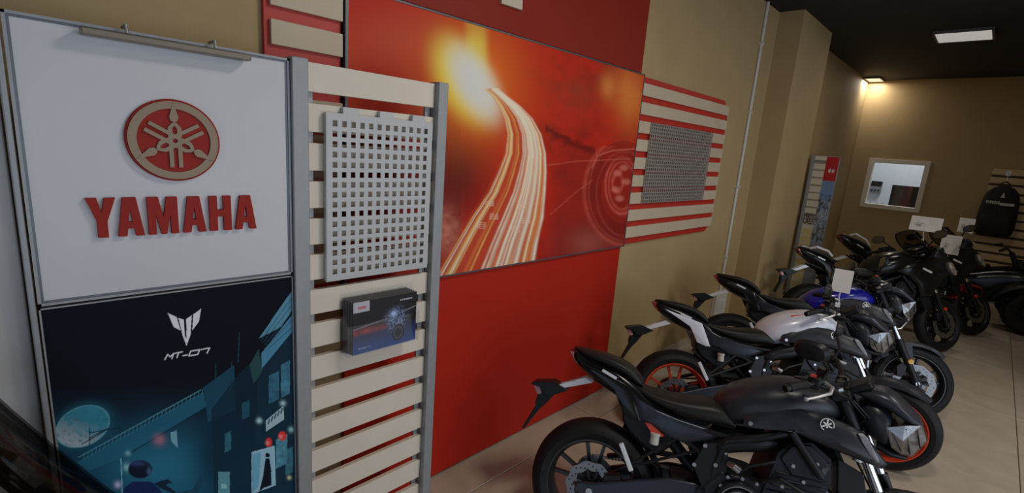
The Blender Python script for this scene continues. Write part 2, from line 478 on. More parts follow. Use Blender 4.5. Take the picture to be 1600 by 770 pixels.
MURAL_O = np.array((0.0, (RY0 + 3.362) / 2, 1.247))
def mural_art(P, S, T):
    u, v = pix(P + MURAL_O)
    n1 = fnoise(u / 38, v / 30, 3); n2 = fnoise(u / 14 + 7, v / 12, 9)
    c = np.zeros((len(u), 3)) + c8(140, 28, 18)
    c = blend(c, (v - 60) / 140 * (u < 720), c8(112, 28, 20))
    c = blend(c, np.exp(-((u - 620) / 90) ** 2 - ((v - 60) / 55) ** 2) * 0.8, c8(148, 58, 40))
    c = blend(c, (n1 - 0.38) * 2.2 * np.clip((u - 800) / 60, 0, 1), c8(105, 24, 16))
    # darker valley lower left and the road
    c = blend(c, np.exp(-((v - 270) / 75) ** 2) * np.clip((790 - u) / 60, 0, 1) * 0.95, c8(70, 16, 16))
    c = blend(c, np.clip((v - 300) / 90, 0, 1) * np.clip((u - 840) / 30, 0, 1) * 0.75, c8(98, 28, 26))
    c = blend(c, np.exp(-((u - 918) / 28) ** 2 - ((v - 380) / 22) ** 2) * 0.6, c8(140, 100, 88))
    # mountain ridge right of the flare
    ridge = 205 + (u - 855) * 0.45 + (n2 - 0.5) * 16
    c = blend(c, np.exp(-((v - ridge) / 7) ** 2) * (u > 852) * (u < 930) * 0.8, c8(62, 12, 12))
    c = blend(c, ((v > ridge) & (v < ridge + 34)) * (n2 - 0.2) * np.clip((u - 852) / 10, 0, 1) * np.clip((950 - u) / 20, 0, 1), c8(96, 26, 18))
    c = blend(c, np.exp(-((u - 900) / 40) ** 2 - ((v - 150) / 40) ** 2) * n1 * 1.1, c8(112, 44, 26))
    # orange clouds at the right end
    c = blend(c, np.exp(-((u - 985) / 26) ** 2 - ((v - 150) / 48) ** 2) * (0.5 + n1), c8(165, 92, 40))
    c = blend(c, np.exp(-((u - 950) / 12) ** 2 - ((v - 135) / 20) ** 2) * 0.6, c8(168, 110, 52))
    c = blend(c, np.exp(-((u - 545) / 18) ** 2 - ((v - 130) / 80) ** 2) * 0.5, c8(150, 60, 30))
    # flare
    d1 = np.hypot((u - 738) / 1.0, (v - 130) / 1.25)
    c = blend(c, np.exp(-(d1 / 72) ** 2) * 0.95, c8(176, 90, 30))
    beam = np.exp(-((u - 744) / 17) ** 4) * np.clip((130 - v) / 20, 0, 1)
    c = blend(c, beam * np.clip((v - 20) / 50, 0.5, 1) * 0.95, c8(172, 150, 62))
    d2 = np.hypot(u - 720 - (v - 110) * 0.35, (v - 125) / 1.55)
    c = blend(c, np.exp(-(d2 / 44) ** 4), c8(182, 166, 66))
    d3 = np.hypot(u - 737 - (v - 120) * 0.42, (v - 130) / 1.75)
    c = blend(c, np.exp(-(d3 / 33) ** 4), c8(168, 166, 162))
    # light trails
    kv = [140, 150, 165, 185, 210, 240, 270, 300, 340, 380, 430]
    L = np.interp(v, kv, [757, 768, 777, 785, 789, 785, 772, 757, 728, 703, 672])
    Rr = np.interp(v, kv, [780, 792, 812, 832, 846, 853, 854, 853, 850, 841, 833])
    s = (u - L) / (Rr - L); on = (v > 138)
    wid = (Rr - L)
    rs = np.random.RandomState(5)
    inside = np.clip(s * 10, 0, 1) * np.clip((1 - s) * 14, 0, 1) * on
    c = blend(c, inside * 0.55, c8(150, 62, 40))
    for k in range(30):
        p = rs.rand() ** 0.75; w = (0.7 + rs.rand() * 1.6) / wid * (0.6 + (v - 140) / 300)
        col = [c8(176, 160, 140), c8(176, 130, 70), c8(165, 90, 48), c8(178, 172, 160)][rs.randint(4)]
        a = np.exp(-((s - p) / w) ** 2) * on * (0.45 + 0.55 * rs.rand())
        a = a * np.clip(0.35 + fnoise(v / 26 + k * 9, s * 3, k), 0, 1)
        c = blend(c, a, col)
    for p, w0 in ((0.80, 3.6), (0.62, 2.4), (0.70, 2.0), (0.88, 1.5), (0.18, 1.6)):
        a = np.exp(-((s - p) * wid / w0) ** 2) * on
        c = blend(c, a * 0.9, c8(180, 172, 152) if p > 0.5 else c8(178, 150, 90))
    c = blend(c, np.exp(-((u - 695) / 22) ** 2 - ((v - 362) / 36) ** 2) * n2 * 0.9, c8(165, 110, 92))
    # broken bright reflections on the road
    for q in ((765, 318), (772, 338), (752, 352), (820, 300), (816, 322), (822, 345), (806, 358)):
        c = blend(c, (np.abs(u - q[0]) < 7) * (np.abs(v - q[1]) < 5) * (np.sin(v * 2.1) > -0.2) * 0.55, c8(180, 150, 130))
    c = blend(c, np.clip((v - 225) / 40, 0, 1) * np.clip((u - 856) / 20, 0, 1) * 0.6, c8(104, 26, 20))
    # wheel and mudguard at the right edge
    for (cx, cy, ax, ay, w, k) in ((972, 290, 26, 44, 1.6, .8), (972, 290, 21, 37, 1.2, .6), (975, 300, 62, 82, 3.0, .45), (975, 300, 55, 76, 1.5, .5), (976, 303, 44, 66, 1.5, .4), (965, 286, 8, 14, 2.0, .7)):
        e = (np.hypot((u - cx) / ax, (v - cy) / ay) - 1) * min(ax, ay)
        c = blend(c, np.exp(-(e / w) ** 2) * k * 0.7 * (v > 228) * (0.4 + n2), c8(170, 80, 68))
    tyre = np.hypot((u - 975) / 58, (v - 300) / 80)
    c = blend(c, ((tyre < 1) & (tyre > 0.62)) * 0.4, c8(84, 18, 16))
    for q in ((965, 270), (975, 262), (962, 296), (968, 310), (978, 284)):
        c = blend(c, np.exp(-np.hypot((u - q[0]) / 7, (v - q[1]) / 5) ** 4) * 0.55, c8(170, 96, 84))
    c = blend(c, np.exp(-((segdist(u, v, [(925, 262), (934, 243), (958, 235), (1000, 232)])) / 1.2) ** 2) * 0.6, c8(170, 84, 72))
    c = blend(c, np.exp(-((segdist(u, v, [(856, 258), (900, 252), (985, 248)])) / 1.0) ** 2) * 0.4, c8(165, 80, 64))
    c = blend(c, np.exp(-((segdist(u, v, [(860, 335), (900, 300), (925, 282)])) / 0.9) ** 2) * 0.35, c8(165, 80, 64))
    return c * 0.82
mural = empty('mural_panel', (0, (RY0 + 3.362) / 2, 1.247), 'large red mural print of curving light trails and a blazing flare', 'poster')
mi = mural.matrix_world.inverted()
ox = mural.location.copy()
fr = MB(); y0, y1, z0, z1, d = RY0 - 0.012, 3.364, 1.243, 2.548, 0.05
fr.box(0.002, d, y0, y0 + 0.012, z0, z1).box(0.002, d, y1 - 0.008, y1, z0, z1).box(0.002, d, y0, y1, z0, z0 + 0.008).box(0.002, d, y0, y1, z1 - 0.008, z1)
fr.box(0.002, 0.03, y0, y1, z0, z1)
fr.build('frame', [M_ALUD], mural, smooth=0, xf=lambda p: Vector(p) - ox)
printed_sheet('print', np.array((0.047, y0 + 0.010, z0 + 0.007)) - np.array(ox), (0, y1 - y0 - 0.017, 0), (0, 0, z1 - z0 - 0.014), 640, 360, mural_art, mural, print_mat('mural_print', 0.5, 0.12))

def slat_panel(ya, yb, round_side, label, post=None):
    r = empty('slat_board', (0, (ya + yb) / 2, 1.25), label, 'slat board', 'slat boards beside the mural')
    oy = (ya + yb) / 2; w = (yb - ya) / 2; h = 1.29; rad = 0.11
    def outl(z0, z1, m):
        """outline of the rounded board between two heights, inset m on the rounded side"""
        zs = np.linspace(z0, z1, 14 if (z0 < rad or z1 > h - rad) else 2); out = []
        for z in zs:
            e = 0.0
            if z < rad: e = rad - math.sqrt(max(0, rad ** 2 - (rad - z) ** 2))
            if z > h - rad: e = rad - math.sqrt(max(0, rad ** 2 - (z - (h - rad)) ** 2))
            out.append((round_side * (w - m - e), z))
        out += [(-round_side * w, z1), (-round_side * w, z0)]
        return out
    MB().prism(outl(0, h, 0), 0.002, 0.022, lambda u, v, a: (a, u, v)).build('backing', M_REDB, r, smooth=0, bevel=0.002)
    for i in range(9):
        zt = 2.494 - 0.1375 * i - 1.25
        MB().prism(outl(zt - 0.09, zt, 0.02), 0.022, 0.040, lambda u, v, a: (a, u, v)).build('slat', M_SLAT, r, smooth=0, bevel=0.002)
    return r
slat_panel(3.366, 5.04, 1, 'red rounded slat board with cream slats right of the mural')
slat_panel(0.70, 1.002, -1, 'narrow red slat board with cream slats left of the mural, behind the display stand')

pf = perforated(34, 22, 1.16, 0.635, 0.0175, 0.0185, 0.003)
po = pf.build('perforated_sheet', M_PERFD, None, smooth=0)
po.location = (0.048, 3.545, 1.582)
tag(po, 'fine perforated grey metal sheet hung on the wall slat board', 'panel')
M_DARK = mat('shadow_black', (0.02, 0.018, 0.018), 0.6)

# ------------------------------------------------------------------ free standing display in front of the wall
DX = 0.30                                           # front plane of the display
st = empty('display_stand', (DX, 0.68, 0), 'aluminium display stand with white sign, night city poster and cream slats', 'display')
so = Vector((DX, 0.68, 0))
loc = lambda p: Vector(p) - so
def P(mb, name, m, parent=st, **k): return mb.build(name, m, parent, xf=loc, **k)
for ya, yb, x0, x1 in ((0.684, 0.741, 0.24, 0.318), (1.288, 1.338, 0.24, 0.325)):
    P(MB().box(x0, x1, ya, yb, 0.0, 2.2), 'post', M_ALU, bevel=0.004)
P(MB().box(0.24, 0.30, -0.008, 0.006, 0.0, 2.2), 'post', M_ALU, bevel=0.003)
P(MB().box(0.10, 0.52, 0.69, 0.735, 0.0, 0.03), 'foot', M_ALU, bevel=0.004)
P(MB().box(0.10, 0.52, 1.29, 1.336, 0.0, 0.03), 'foot', M_ALU, bevel=0.004)
P(MB().box(0.10, 0.52, -0.02, 0.02, 0.0, 0.03), 'foot', M_ALU, bevel=0.004)
for i in range(16):
    zt = 2.192 - 0.1375 * i
    P(MB().box(0.275, 0.297, 0.742, 1.287, max(zt - 0.0985, 0.03), zt), 'slat', M_SLATS, smooth=0, bevel=0.002)
for y in (0.76, 1.268):
    P(MB().box(0.262, 0.275, y - 0.012, y + 0.012, 0.03, 2.19), 'slat_rail', M_ALU, smooth=0)
# white sign panel with its letters
SY0, SY1, SZ0, SZ1 = 0.010, 0.682, 1.443, 2.190
fr = MB(); t = 0.007
fr.box(0.26, 0.304, SY0, SY0 + t, SZ0, SZ1).box(0.26, 0.304, SY1 - t, SY1, SZ0, SZ1).box(0.26, 0.304, SY0, SY1, SZ0, SZ0 + t).box(0.26, 0.304, SY0, SY1, SZ1 - t, SZ1)
P(fr, 'sign_frame', M_ALU, smooth=0)
g = MB(); a = t; b = t + 0.006
g.box(0.292, 0.3005, SY0 + a, SY0 + b, SZ0 + a, SZ1 - a).box(0.292, 0.3005, SY1 - b, SY1 - a, SZ0 + a, SZ1 - a).box(0.292, 0.3005, SY0 + b, SY1 - b, SZ0 + a, SZ0 + b).box(0.292, 0.3005, SY0 + b, SY1 - b, SZ1 - b, SZ1 - a)
P(g, 'sign_gasket', M_ALUD, smooth=0)
sign = P(MB().box(0.28, 0.298, SY0 + b, SY1 - b, SZ0 + b, SZ1 - b), 'sign_panel', M_WHITE, smooth=0)
F = lambda u, v, a: (a, u, v)
def letter(poly, holes=()):
    m = MB()
    bm = bmesh.new()
    # letters are unions of convex-ish strokes, each extruded
    for q in poly: m.prism(q, 0.298, 0.311, F)
    P(m, 'letter', M_LOGO, sign, smooth=0)
zt, zb = 1.734, 1.622
def glyph_A(x0, x1):
    c = (x0 + x1) / 2; tw = 0.0155; s = 0.0205; k = (zt - zb)
    q = lambda f, e: x0 + e + (c - tw - x0) * f            # left outer edge, shifted e
    h1, h2, h3 = 0.20, 0.37, 0.72
    z = lambda f: zb + (zt - zb) * f
    r = lambda p: (2 * c - p[0], p[1])
    L = [(x0, zb), (x0 + s, zb), (q(h1, s), z(h1)), (q(h2, s), z(h2)), (c, z(h3)), (c, zt), (c - tw, zt)]
    letter([L, [r(p) for p in L][::-1], [(q(h1, s), z(h1)), r((q(h1, s), z(h1))), r((q(h2, s), z(h2))), (q(h2, s), z(h2))]])
letter([[(0.127, zt), (0.151, zt), (0.1595, zb + 0.072), (0.168, zt), (0.192, zt), (0.1708, zb + 0.046), (0.1708, zb), (0.148, zb), (0.148, zb + 0.046)]])
glyph_A(0.192, 0.254)
letter([[(0.264, zb), (0.283, zb), (0.283, zt - 0.050), (0.2955, zb), (0.3085, zb), (0.320, zt - 0.050), (0.320, zb), (0.339, zb), (0.339, zt), (0.3125, zt), (0.302, zb + 0.052), (0.2915, zt), (0.264, zt)]])
glyph_A(0.351, 0.413)
letter([[(0.424, zb), (0.446, zb), (0.446, zb + 0.046), (0.464, zb + 0.046), (0.464, zb), (0.486, zb), (0.486, zt), (0.464, zt), (0.464, zb + 0.068), (0.446, zb + 0.068), (0.446, zt), (0.424, zt)]])
glyph_A(0.497, 0.561)
# round emblem: red disc, bronze ring, three crossed tuning forks
EC = (0.343, 1.901); ER = 0.119
em = MB().lathe([(0.0, 0.0), (ER, 0.0), (ER, 0.010), (ER - 0.002, 0.012), (0.0, 0.012)], (0.298, EC[0], EC[1]), (1, 0, 0), 64)
P(em, 'emblem_disc', M_LOGO, sign, smooth=30)
rg = MB().lathe([(0.092, 0.012), (0.092, 0.017), (0.113, 0.017), (0.112, 0.012)], (0.298, EC[0], EC[1]), (1, 0, 0), 64, closed=True)
P(rg, 'emblem_ring', M_GOLD, sign, smooth=30)
for k in range(3):
    an = PI / 2 + k * 2 * PI / 3
    def fk(u, v, a, an=an, k=k): return (a + 0.0006 * k, EC[0] + u * math.cos(an) - v * math.sin(an), EC[1] + u * math.sin(an) + v * math.cos(an))
    q = MB()
    for sd in (-1, 1):
        q.prism([(-0.078, sd * 0.006), (-0.078, sd * 0.0165), (0.012, sd * 0.0165), (0.012, sd * 0.006)], 0.310, 0.3155, fk)
        q.prism([(0.012, sd * 0.006), (0.012, sd * 0.0165), (0.024, sd * 0.0185), (0.038, sd * 0.0165), (0.050, sd * 0.007), (0.0545, 0.0), (0.044, 0.0), (0.036, sd * 0.006)], 0.310, 0.3158, fk)
    q.prism([(0.0545, -0.0035), (0.059, -0.009), (0.069, -0.0115), (0.084, -0.007), (0.112, 0), (0.084, 0.007), (0.069, 0.0115), (0.059, 0.009), (0.0545, 0.0035)], 0.310, 0.3165, fk)
    P(q, 'emblem_fork', M_GOLD, sign, smooth=0)
# lamp bar at the top edge of the sign
bar = MB().box(0.306, 0.350, 0.150, 0.550, 2.158, 2.176)
P(bar, 'lamp_bar', mat('lamp_bar_brown_reflection', (0.22, 0.185, 0.14), 0.35, metal=0.4), smooth=0, bevel=0.003)  # silver bar; the brown wall it reflects is put into its colour
for y in (0.245, 0.455): P(MB().tube([(0.27, y, 2.20), (0.33, y, 2.20), (0.335, y, 2.178)], 0.004, 8), 'lamp_bracket', M_ALU)

def night_art(Pt, S, T):
    Pw = Pt + np.array(so)
    u, v = pix(Pw)
    n1 = fnoise(u / 30, v / 22, 21); n2 = fnoise(u / 9, v / 8, 31)
    c = np.zeros((len(u), 3)) + c8(11, 13, 20)
    c = blend(c, (v - 605) / 150 * (0.55 + 0.45 * n1), c8(14, 44, 66))
    c = blend(c, np.exp(-((u - 250) / 95) ** 2 - ((v - 735) / 60) ** 2) * 0.8, c8(30, 84, 104))
    c = blend(c, np.exp(-((u - 330) / 26) ** 2 - ((v - 715) / 60) ** 2) * 0.75, c8(10, 26, 40))
    # moon
    a = math.radians(-24); dx, dy = u - 129, v - 666
    ex = (dx * math.cos(a) + dy * math.sin(a)) / 45; ey = (-dx * math.sin(a) + dy * math.cos(a)) / 31
    rr = np.hypot(ex, ey); inm = np.clip((1 - rr) * 18, 0, 1)
    c = blend(c, np.exp(-(np.maximum(rr - 1, 0) / 0.25) ** 2) * 0.35, c8(24, 70, 88))
    mc = np.clip((dy + 8 - dx * 0.35 + (n2 - 0.5) * 50) / 34, 0, 1)
    moon = np.zeros((len(u), 3)) + c8(38, 92, 108); moon = blend(moon, mc, c8(112, 122, 130)); moon = blend(moon, (n2 - 0.52) * 2.5, c8(30, 72, 88))
    c = c * (1 - inm[:, None]) + moon * inm[:, None]
    c = blend(c, np.exp(-((rr - 0.97) / 0.03) ** 2) * 0.5, c8(80, 130, 140))
    for pl in (((140, 669), (140, 697)), ((140, 676), (187, 668)), ((140, 684), (170, 668)), ((128, 694), (165, 672)), ((187, 664), (187, 680))):
        c = blend(c, (segdist(u, v, pl) < 0.9) * 0.8, c8(12, 34, 46))
    # bridge
    br = inpoly(u, v, [(120, 722), (318, 612), (322, 636), (196, 712), (140, 735)])
    c = blend(c, br * 0.75, c8(26, 70, 88))
    for k in range(30):
        x = 130 + k * 6.4; y = 716 - (x - 130) * 0.553
        c = blend(c, (segdist(u, v, [(x, y + 2), (x + 2, y - 6)]) < 0.7) * 0.6, c8(46, 96, 110))
    c = blend(c, (segdist(u, v, [(123, 714), (314, 609)]) < 0.9) * 0.7, c8(56, 104, 116))
    c = blend(c, (segdist(u, v, [(196, 712), (322, 636)]) < 1.0) * 0.8, c8(10, 30, 42))
    c = blend(c, inpoly(u, v, [(318, 605), (366, 570), (368, 640), (325, 660)]) * 0.6, c8(24, 60, 78))
    # dark houses on the right
    c = blend(c, inpoly(u, v, [(330, 640), (372, 585), (404, 555), (404, 770), (335, 770)]) * 0.8, c8(12, 28, 40))
    c = blend(c, inpoly(u, v, [(404, 560), (470, 500), (470, 770), (395, 770)]) * 0.85, c8(14, 32, 44))
    for x0, y0, x1, y1 in ((372, 566, 374, 520), (337, 595, 337, 570), (360, 610, 362, 565)):
        c = blend(c, (segdist(u, v, [(x0, y0), (x1, y1)]) < 0.9), c8(16, 42, 54))
    c = blend(c, inpoly(u, v, [(404, 529), (457, 453), (459, 480), (440, 510)]), c8(62, 98, 116))
    c = blend(c, inpoly(u, v, [(408, 552), (458, 490), (459, 515), (409, 576)]), c8(52, 92, 114))
    for k in range(5):
        c = blend(c, (segdist(u, v, [(408 + k * 3, 528 + k * 3 + 4), (458, 462 + k * 12)]) < 0.8) * 0.6, c8(24, 54, 70))
    c = blend(c, inpoly(u, v, [(390, 570), (404, 545), (410, 580), (396, 600)]) * 0.8, c8(30, 56, 56))
    for q, k in (((428, 605, 8, 44), (40, 78, 96)), ((446, 592, 7, 52), (50, 92, 110)), ((356, 690, 5, 30), (34, 74, 86)), ((384, 640, 6, 26), (26, 60, 74)), ((440, 705, 9, 46), (60, 104, 120)), ((452, 720, 6, 40), (44, 84, 96))):
        c = blend(c, ((np.abs(u - q[0]) < q[2]) & (np.abs(v - q[1] + (u - q[0]) * 0.5) < q[3] / 2)) * (0.3 + n2) * 0.9, c8(*k))
    sg = inpoly(u, v, [(415, 657), (443, 634), (444, 655), (416, 674)])
    c = blend(c, sg, c8(112, 128, 136))
    for k in range(5):
        c = blend(c, (segdist(u, v, [(419 + k * 5, 662 - k * 4.2), (421 + k * 5, 655 - k * 4.2)]) < 1.0), c8(30, 50, 60))
    c = blend(c, inpoly(u, v, [(393, 706), (429, 696), (431, 758), (393, 772)]), c8(104, 132, 146))
    c = blend(c, inpoly(u, v, [(394, 710), (408, 706), (404, 760), (394, 770)]) * 0.7, c8(56, 110, 130))
    for cx, cy, ax, ay in ((420, 691, 5.6, 8), (441, 681, 7, 8)):
        e = np.hypot((u - cx) / ax, (v - cy) / ay)
        c = blend(c, np.clip((1 - e) * 6, 0, 1), c8(150, 36, 34)); c = blend(c, np.exp(-np.hypot((u - cx + 2) / 3, (v - cy - 1) / 3) ** 2) * 0.6, c8(170, 120, 118))
    # woman in a long coat at the lit door
    c = blend(c, inpoly(u, v, [(415, 716), (421, 716), (424, 735), (424, 758), (412, 762), (405, 768), (411, 744), (413, 728)]), c8(12, 18, 26))
    c = blend(c, np.hypot(u - 418, v - 711) < 3.6, c8(14, 20, 28))
    c = blend(c, (np.abs(u - 350) < 9) * (np.abs(v - 756) < 19) * 0.9, c8(66, 108, 118))
    c = blend(c, ((np.abs(u - 350) < 4) & (np.abs(v - 756) < 7)) * (n2 > 0.45), c8(100, 136, 142))
    for cx, cy, rd, k in ((249, 687, 8, (120, 76, 96)), (200, 708, 4, (90, 130, 136)), (199, 730, 6, (100, 140, 146)), (405, 657, 4, (130, 160, 166)), (442, 630, 4, (120, 150, 156)), (455, 671, 4, (110, 150, 150)), (184, 757, 5, (140, 140, 170)), (452, 746, 3, (150, 150, 120))):
        c = blend(c, np.exp(-(np.hypot(u - cx, v - cy) / rd) ** 2) * 0.9, c8(*k))
    c = blend(c, (segdist(u, v, [(189, 716), (191, 770)]) < 0.8) * 0.8, c8(90, 140, 150))
    c = blend(c, inpoly(u, v, [(276, 672), (278, 700), (268, 690), (266, 676)]) * 0.7, c8(90, 130, 140))
    # rider seen from behind: helmet, shoulders, handlebar
    c = blend(c, inpoly(u, v, [(186, 790), (194, 762), (207, 752), (236, 752), (250, 764), (262, 790)]), c8(18, 30, 62))
    e = np.hypot((u - 219) / 20, (v - 733) / 15); c = blend(c, np.clip((1 - e) * 9, 0, 1), c8(14, 18, 34))
    c = blend(c, np.exp(-np.hypot((u - 214) / 12, (v - 724) / 4) ** 2) * 0.8, c8(40, 52, 90)); c = blend(c, np.exp(-np.hypot((u - 233) / 3, (v - 736) / 6) ** 2) * 0.7, c8(60, 84, 120))
    c = blend(c, inpoly(u, v, [(240, 755), (262, 748), (270, 754), (258, 757), (275, 768), (272, 772), (250, 762)]), c8(16, 28, 44))
    c = blend(c, inpoly(u, v, [(262, 772), (300, 765), (312, 745), (318, 752), (308, 772)]) * 0.7, c8(20, 44, 58))
    # title: winged emblem and lettering
    z = lambda x, y: (x / 2.2128, 422 + y / 2.2128)
    W = c8(158, 158, 164)
    for q in ([(580, 148), (611, 162), (624, 208), (601, 197)], [(695, 133), (668, 153), (665, 207), (688, 178)],
              [(617, 165), (635, 171), (638, 224), (645, 236), (645, 262), (631, 224)], [(663, 156), (644, 168), (645, 226), (645, 262), (659, 222)]):
        c = blend(c, inpoly(u, v, [z(*p) for p in q]), W)
    for pl in ([(257.5, 561.5), (262, 553.5), (266, 557.2), (271.5, 552), (268.5, 560)], [(273.5, 552), (285, 549.6)], [(279, 551), (276.5, 558.6)], [(286, 555.6), (293, 554.4)],
               [(298, 548.6), (312, 546.2), (309, 553.4), (295, 555.9), (298, 548.6)], [(314.5, 545.8), (327.5, 543.6), (323.5, 551.5)]):
        c = blend(c, np.clip((1.15 - segdist(u, v, pl)) * 2, 0, 1), W)
    return c
PZ0, PZ1 = 0.16, 1.436
pf = MB(); t = 0.004
pf.box(0.26, 0.302, SY0, SY0 + t, PZ0, PZ1).box(0.26, 0.302, SY1 - t, SY1, PZ0, PZ1).box(0.26, 0.302, SY0, SY1, PZ0, PZ0 + t).box(0.26, 0.302, SY0, SY1, PZ1 - t, PZ1)
pf.box(0.26, 0.285, SY0 + t, SY1 - t, PZ0 + t, PZ1 - t)
ps = P(pf, 'poster_frame', M_ALU, smooth=0)
printed_sheet('poster_print', np.array((0.2975, SY0 + t, PZ0 + t)) - np.array(so), (0, SY1 - SY0 - 2 * t, 0), (0, 0, PZ1 - PZ0 - 2 * t), 430, 620, night_art, ps, print_mat('poster_print', 0.6, 0.06))

# perforated panel hooked onto the slats of the stand
r = empty('pegboard', (0.318, 0.806, 1.405), 'light grey panel of square holes hooked on the display stand slats', 'pegboard')
perforated(12, 16, 0.452, 0.618, 0.0185, 0.0215, 0.004, 0.018, 0.02).build('plate', M_PERF, r, smooth=0)
rim = MB()
rim.box(-0.016, 0.004, -0.006, 0, 0, 0.618).box(-0.016, 0.004, 0.452, 0.458, 0, 0.618).box(-0.016, 0.004, -0.006, 0.458, 0.618, 0.624).box(-0.016, 0.004, -0.006, 0.458, -0.006, 0)
rim.build('rim', M_PERF, r, smooth=0)
for y in (0.06, 0.21, 0.36):
    MB().box(-0.019, 0.0, y, y + 0.065, 0.622, 0.648).build('hook', M_PERF, r, smooth=0, bevel=0.002)

# brochure holder with brochures
BY0, BY1, BZ0, BZ1 = 0.865, 1.205, 1.083, 1.315
r = empty('brochure_holder', (0.30, (BY0 + BY1) / 2, BZ0), 'clear acrylic brochure holder hung on the display stand slats', 'holder')
ho = Vector((0.30, (BY0 + BY1) / 2, BZ0)); hl = lambda p: Vector(p) - ho
MB().box(0.2985, 0.3005, BY0, BY1, BZ0, BZ1 + 0.02).build('back', M_ACRYL, r, smooth=0, xf=hl)
MB().box(0.362, 0.364, BY0, BY1, BZ0, BZ0 + 0.13).build('front', M_ACRYL, r, smooth=0, xf=hl)
MB().box(0.3005, 0.362, BY0, BY1, BZ0, BZ0 + 0.002).build('bottom', M_ACRYL, r, smooth=0, xf=hl)
for y in (BY0, BY1 - 0.002): MB().prism([(0.3005, BZ0 + 0.002), (0.362, BZ0 + 0.002), (0.362, BZ0 + 0.13), (0.3005, BZ1)], y, y + 0.002, lambda u, v, a: (u, a, v)).build('side', M_ACRYL, r, smooth=0, xf=hl)
def brochure_art(Pt, S, T):
    n = fnoise(S * 30, T * 20, 4); n2 = fnoise(S * 70, T * 50, 8)
    c = np.zeros((len(S), 3)) + c8(14, 12, 16)
    c = blend(c, np.clip((0.48 - T) * 2.2, 0, 1), c8(26, 48, 92))
    c = blend(c, np.exp(-((T - 0.42) / 0.05) ** 2) * np.clip((0.62 - S) * 3, 0, 1) * n * 1.2, c8(130, 40, 44))
    c = blend(c, np.exp(-((segdist(S, T * 0.7, [(0, 0.34), (0.5, 0.40), (1.0, 0.50)])) / 0.006) ** 2) * 0.7, c8(120, 110, 120))
    bike = np.exp(-(np.hypot((S - 0.66) / 0.17, (T - 0.52) / 0.24)) ** 4)
    c = blend(c, bike * 0.9, c8(20, 26, 44)); c = blend(c, bike * (n2 - 0.45) * 4, c8(96, 112, 140))
    wh = np.hypot((S - 0.70) / 0.10, (T - 0.24) / 0.17)
    c = blend(c, (wh < 1) * 0.9, c8(10, 12, 18)); c = blend(c, np.exp(-((wh - 0.66) / 0.06) ** 2) * 0.6, c8(70, 80, 100))
    c = blend(c, np.exp(-np.hypot((S - 0.62) / 0.05, (T - 0.64) / 0.06) ** 2) * 0.9, c8(120, 140, 170))
    c = blend(c, ((S < 0.235) & (T > 0.80)).astype(float), c8(120, 120, 128))
    for k in range(6):
        c = blend(c, ((np.abs(S - 0.075 - k * 0.021) < 0.007) & (np.abs(T - 0.885) < 0.03)).astype(float), c8(126, 30, 24))
    c = blend(c, ((S > 0.72) & (S < 0.92) & (np.abs(T - 0.89) < 0.018) & (np.sin(S * 260) > -0.3)).astype(float), c8(140, 140, 146))
    c = blend(c, ((S > 0.08) & (S < 0.26) & (np.abs(T - 0.10) < 0.012) & (np.sin(S * 300) > -0.2)).astype(float) * 0.7, c8(120, 130, 150))
    return c
M_PAPER = mat('brochure_edge', (0.10, 0.09, 0.10), 0.5)
for k in range(5):
    x = 0.307 + k * 0.0112; y0 = 0.873 + k * 0.0045
    front = (k == 4)
    b = empty('brochure', (x, y0, BZ0 + 0.003), 'brochure with a blue motorcycle on its cover, front of the acrylic holder' if front else 'black brochure in the acrylic holder, ' + ('rearmost of the stack', 'fourth from the front', 'third from the front', 'second from the front')[k], 'brochure', 'brochures in the acrylic holder')
    h = 0.222 + 0.002 * (4 - k)
    MB().box(0, 0.0075, 0, 0.297, 0, h).build('pages', M_PAPER, b, smooth=0)
    if front: printed_sheet('cover', (0.0080, 0.0, 0.0), (0, 0.297, 0), (0, 0, h), 150, 110, brochure_art, b, print_mat('brochure_print', 0.25, 0.4))

# grey upright of the neighbouring display at the left picture edge
M_GREYP = mat('grey_upright', (0.55, 0.54, 0.53), 0.5, var=0.05, scale=2)
r = empty('display_upright', (0.235, -0.43, 0), 'wide grey upright panel at the far left, beside the white sign', 'panel')
MB().box(-0.02, 0.02, -0.40, 0.418, 0.03, 2.2).build('panel', M_GREYP, r, bevel=0.004)
MB().box(-0.12, 0.12, -0.38, -0.32, 0, 0.03).build('foot', M_ALU, r, bevel=0.003)
MB().box(-0.12, 0.12, 0.30, 0.36, 0, 0.03).build('foot', M_ALU, r, bevel=0.003)
# ------------------------------------------------------------------ motorcycles
M_TYRE = mat('tyre_rubber', (0.009, 0.009, 0.0105), 0.6, var=0.15, scale=40, bump=0.15, bscale=90, spec=0.28)
M_BLKM = mat('black_metal', (0.012, 0.0125, 0.016), 0.38, metal=0.2, spec=0.35)
M_ENG = mat('engine_black', (0.018, 0.020, 0.027), 0.42, metal=0.3, bump=0.03, bscale=150, spec=0.35)
M_STEEL = mat('bare_steel', (0.42, 0.42, 0.44), 0.28, metal=0.95)
M_ALLOY = mat('satin_alloy', (0.52, 0.52, 0.54), 0.36, metal=0.75)
M_EMB = mat('emblem_silver', (0.75, 0.75, 0.76), 0.3, metal=0.2)
M_DISC = mat('brake_disc_steel', (0.22, 0.22, 0.23), 0.34, metal=0.8)
M_CHROME = mat('fork_chrome', (0.62, 0.63, 0.66), 0.14, metal=1.0)
M_SEAT = mat('seat_vinyl', (0.012, 0.011, 0.0105), 0.46, bump=0.10, bscale=260, spec=0.35)
M_GLOSSB = mat('gloss_black_paint', (0.009, 0.009, 0.010), 0.22, coat=0.08, spec=0.28)
M_MATTB = mat('matt_black_paint', (0.020, 0.022, 0.031), 0.36, spec=0.45)
M_GUN = mat('gunmetal_paint', (0.040, 0.045, 0.062), 0.34, metal=0.4, spec=0.4)
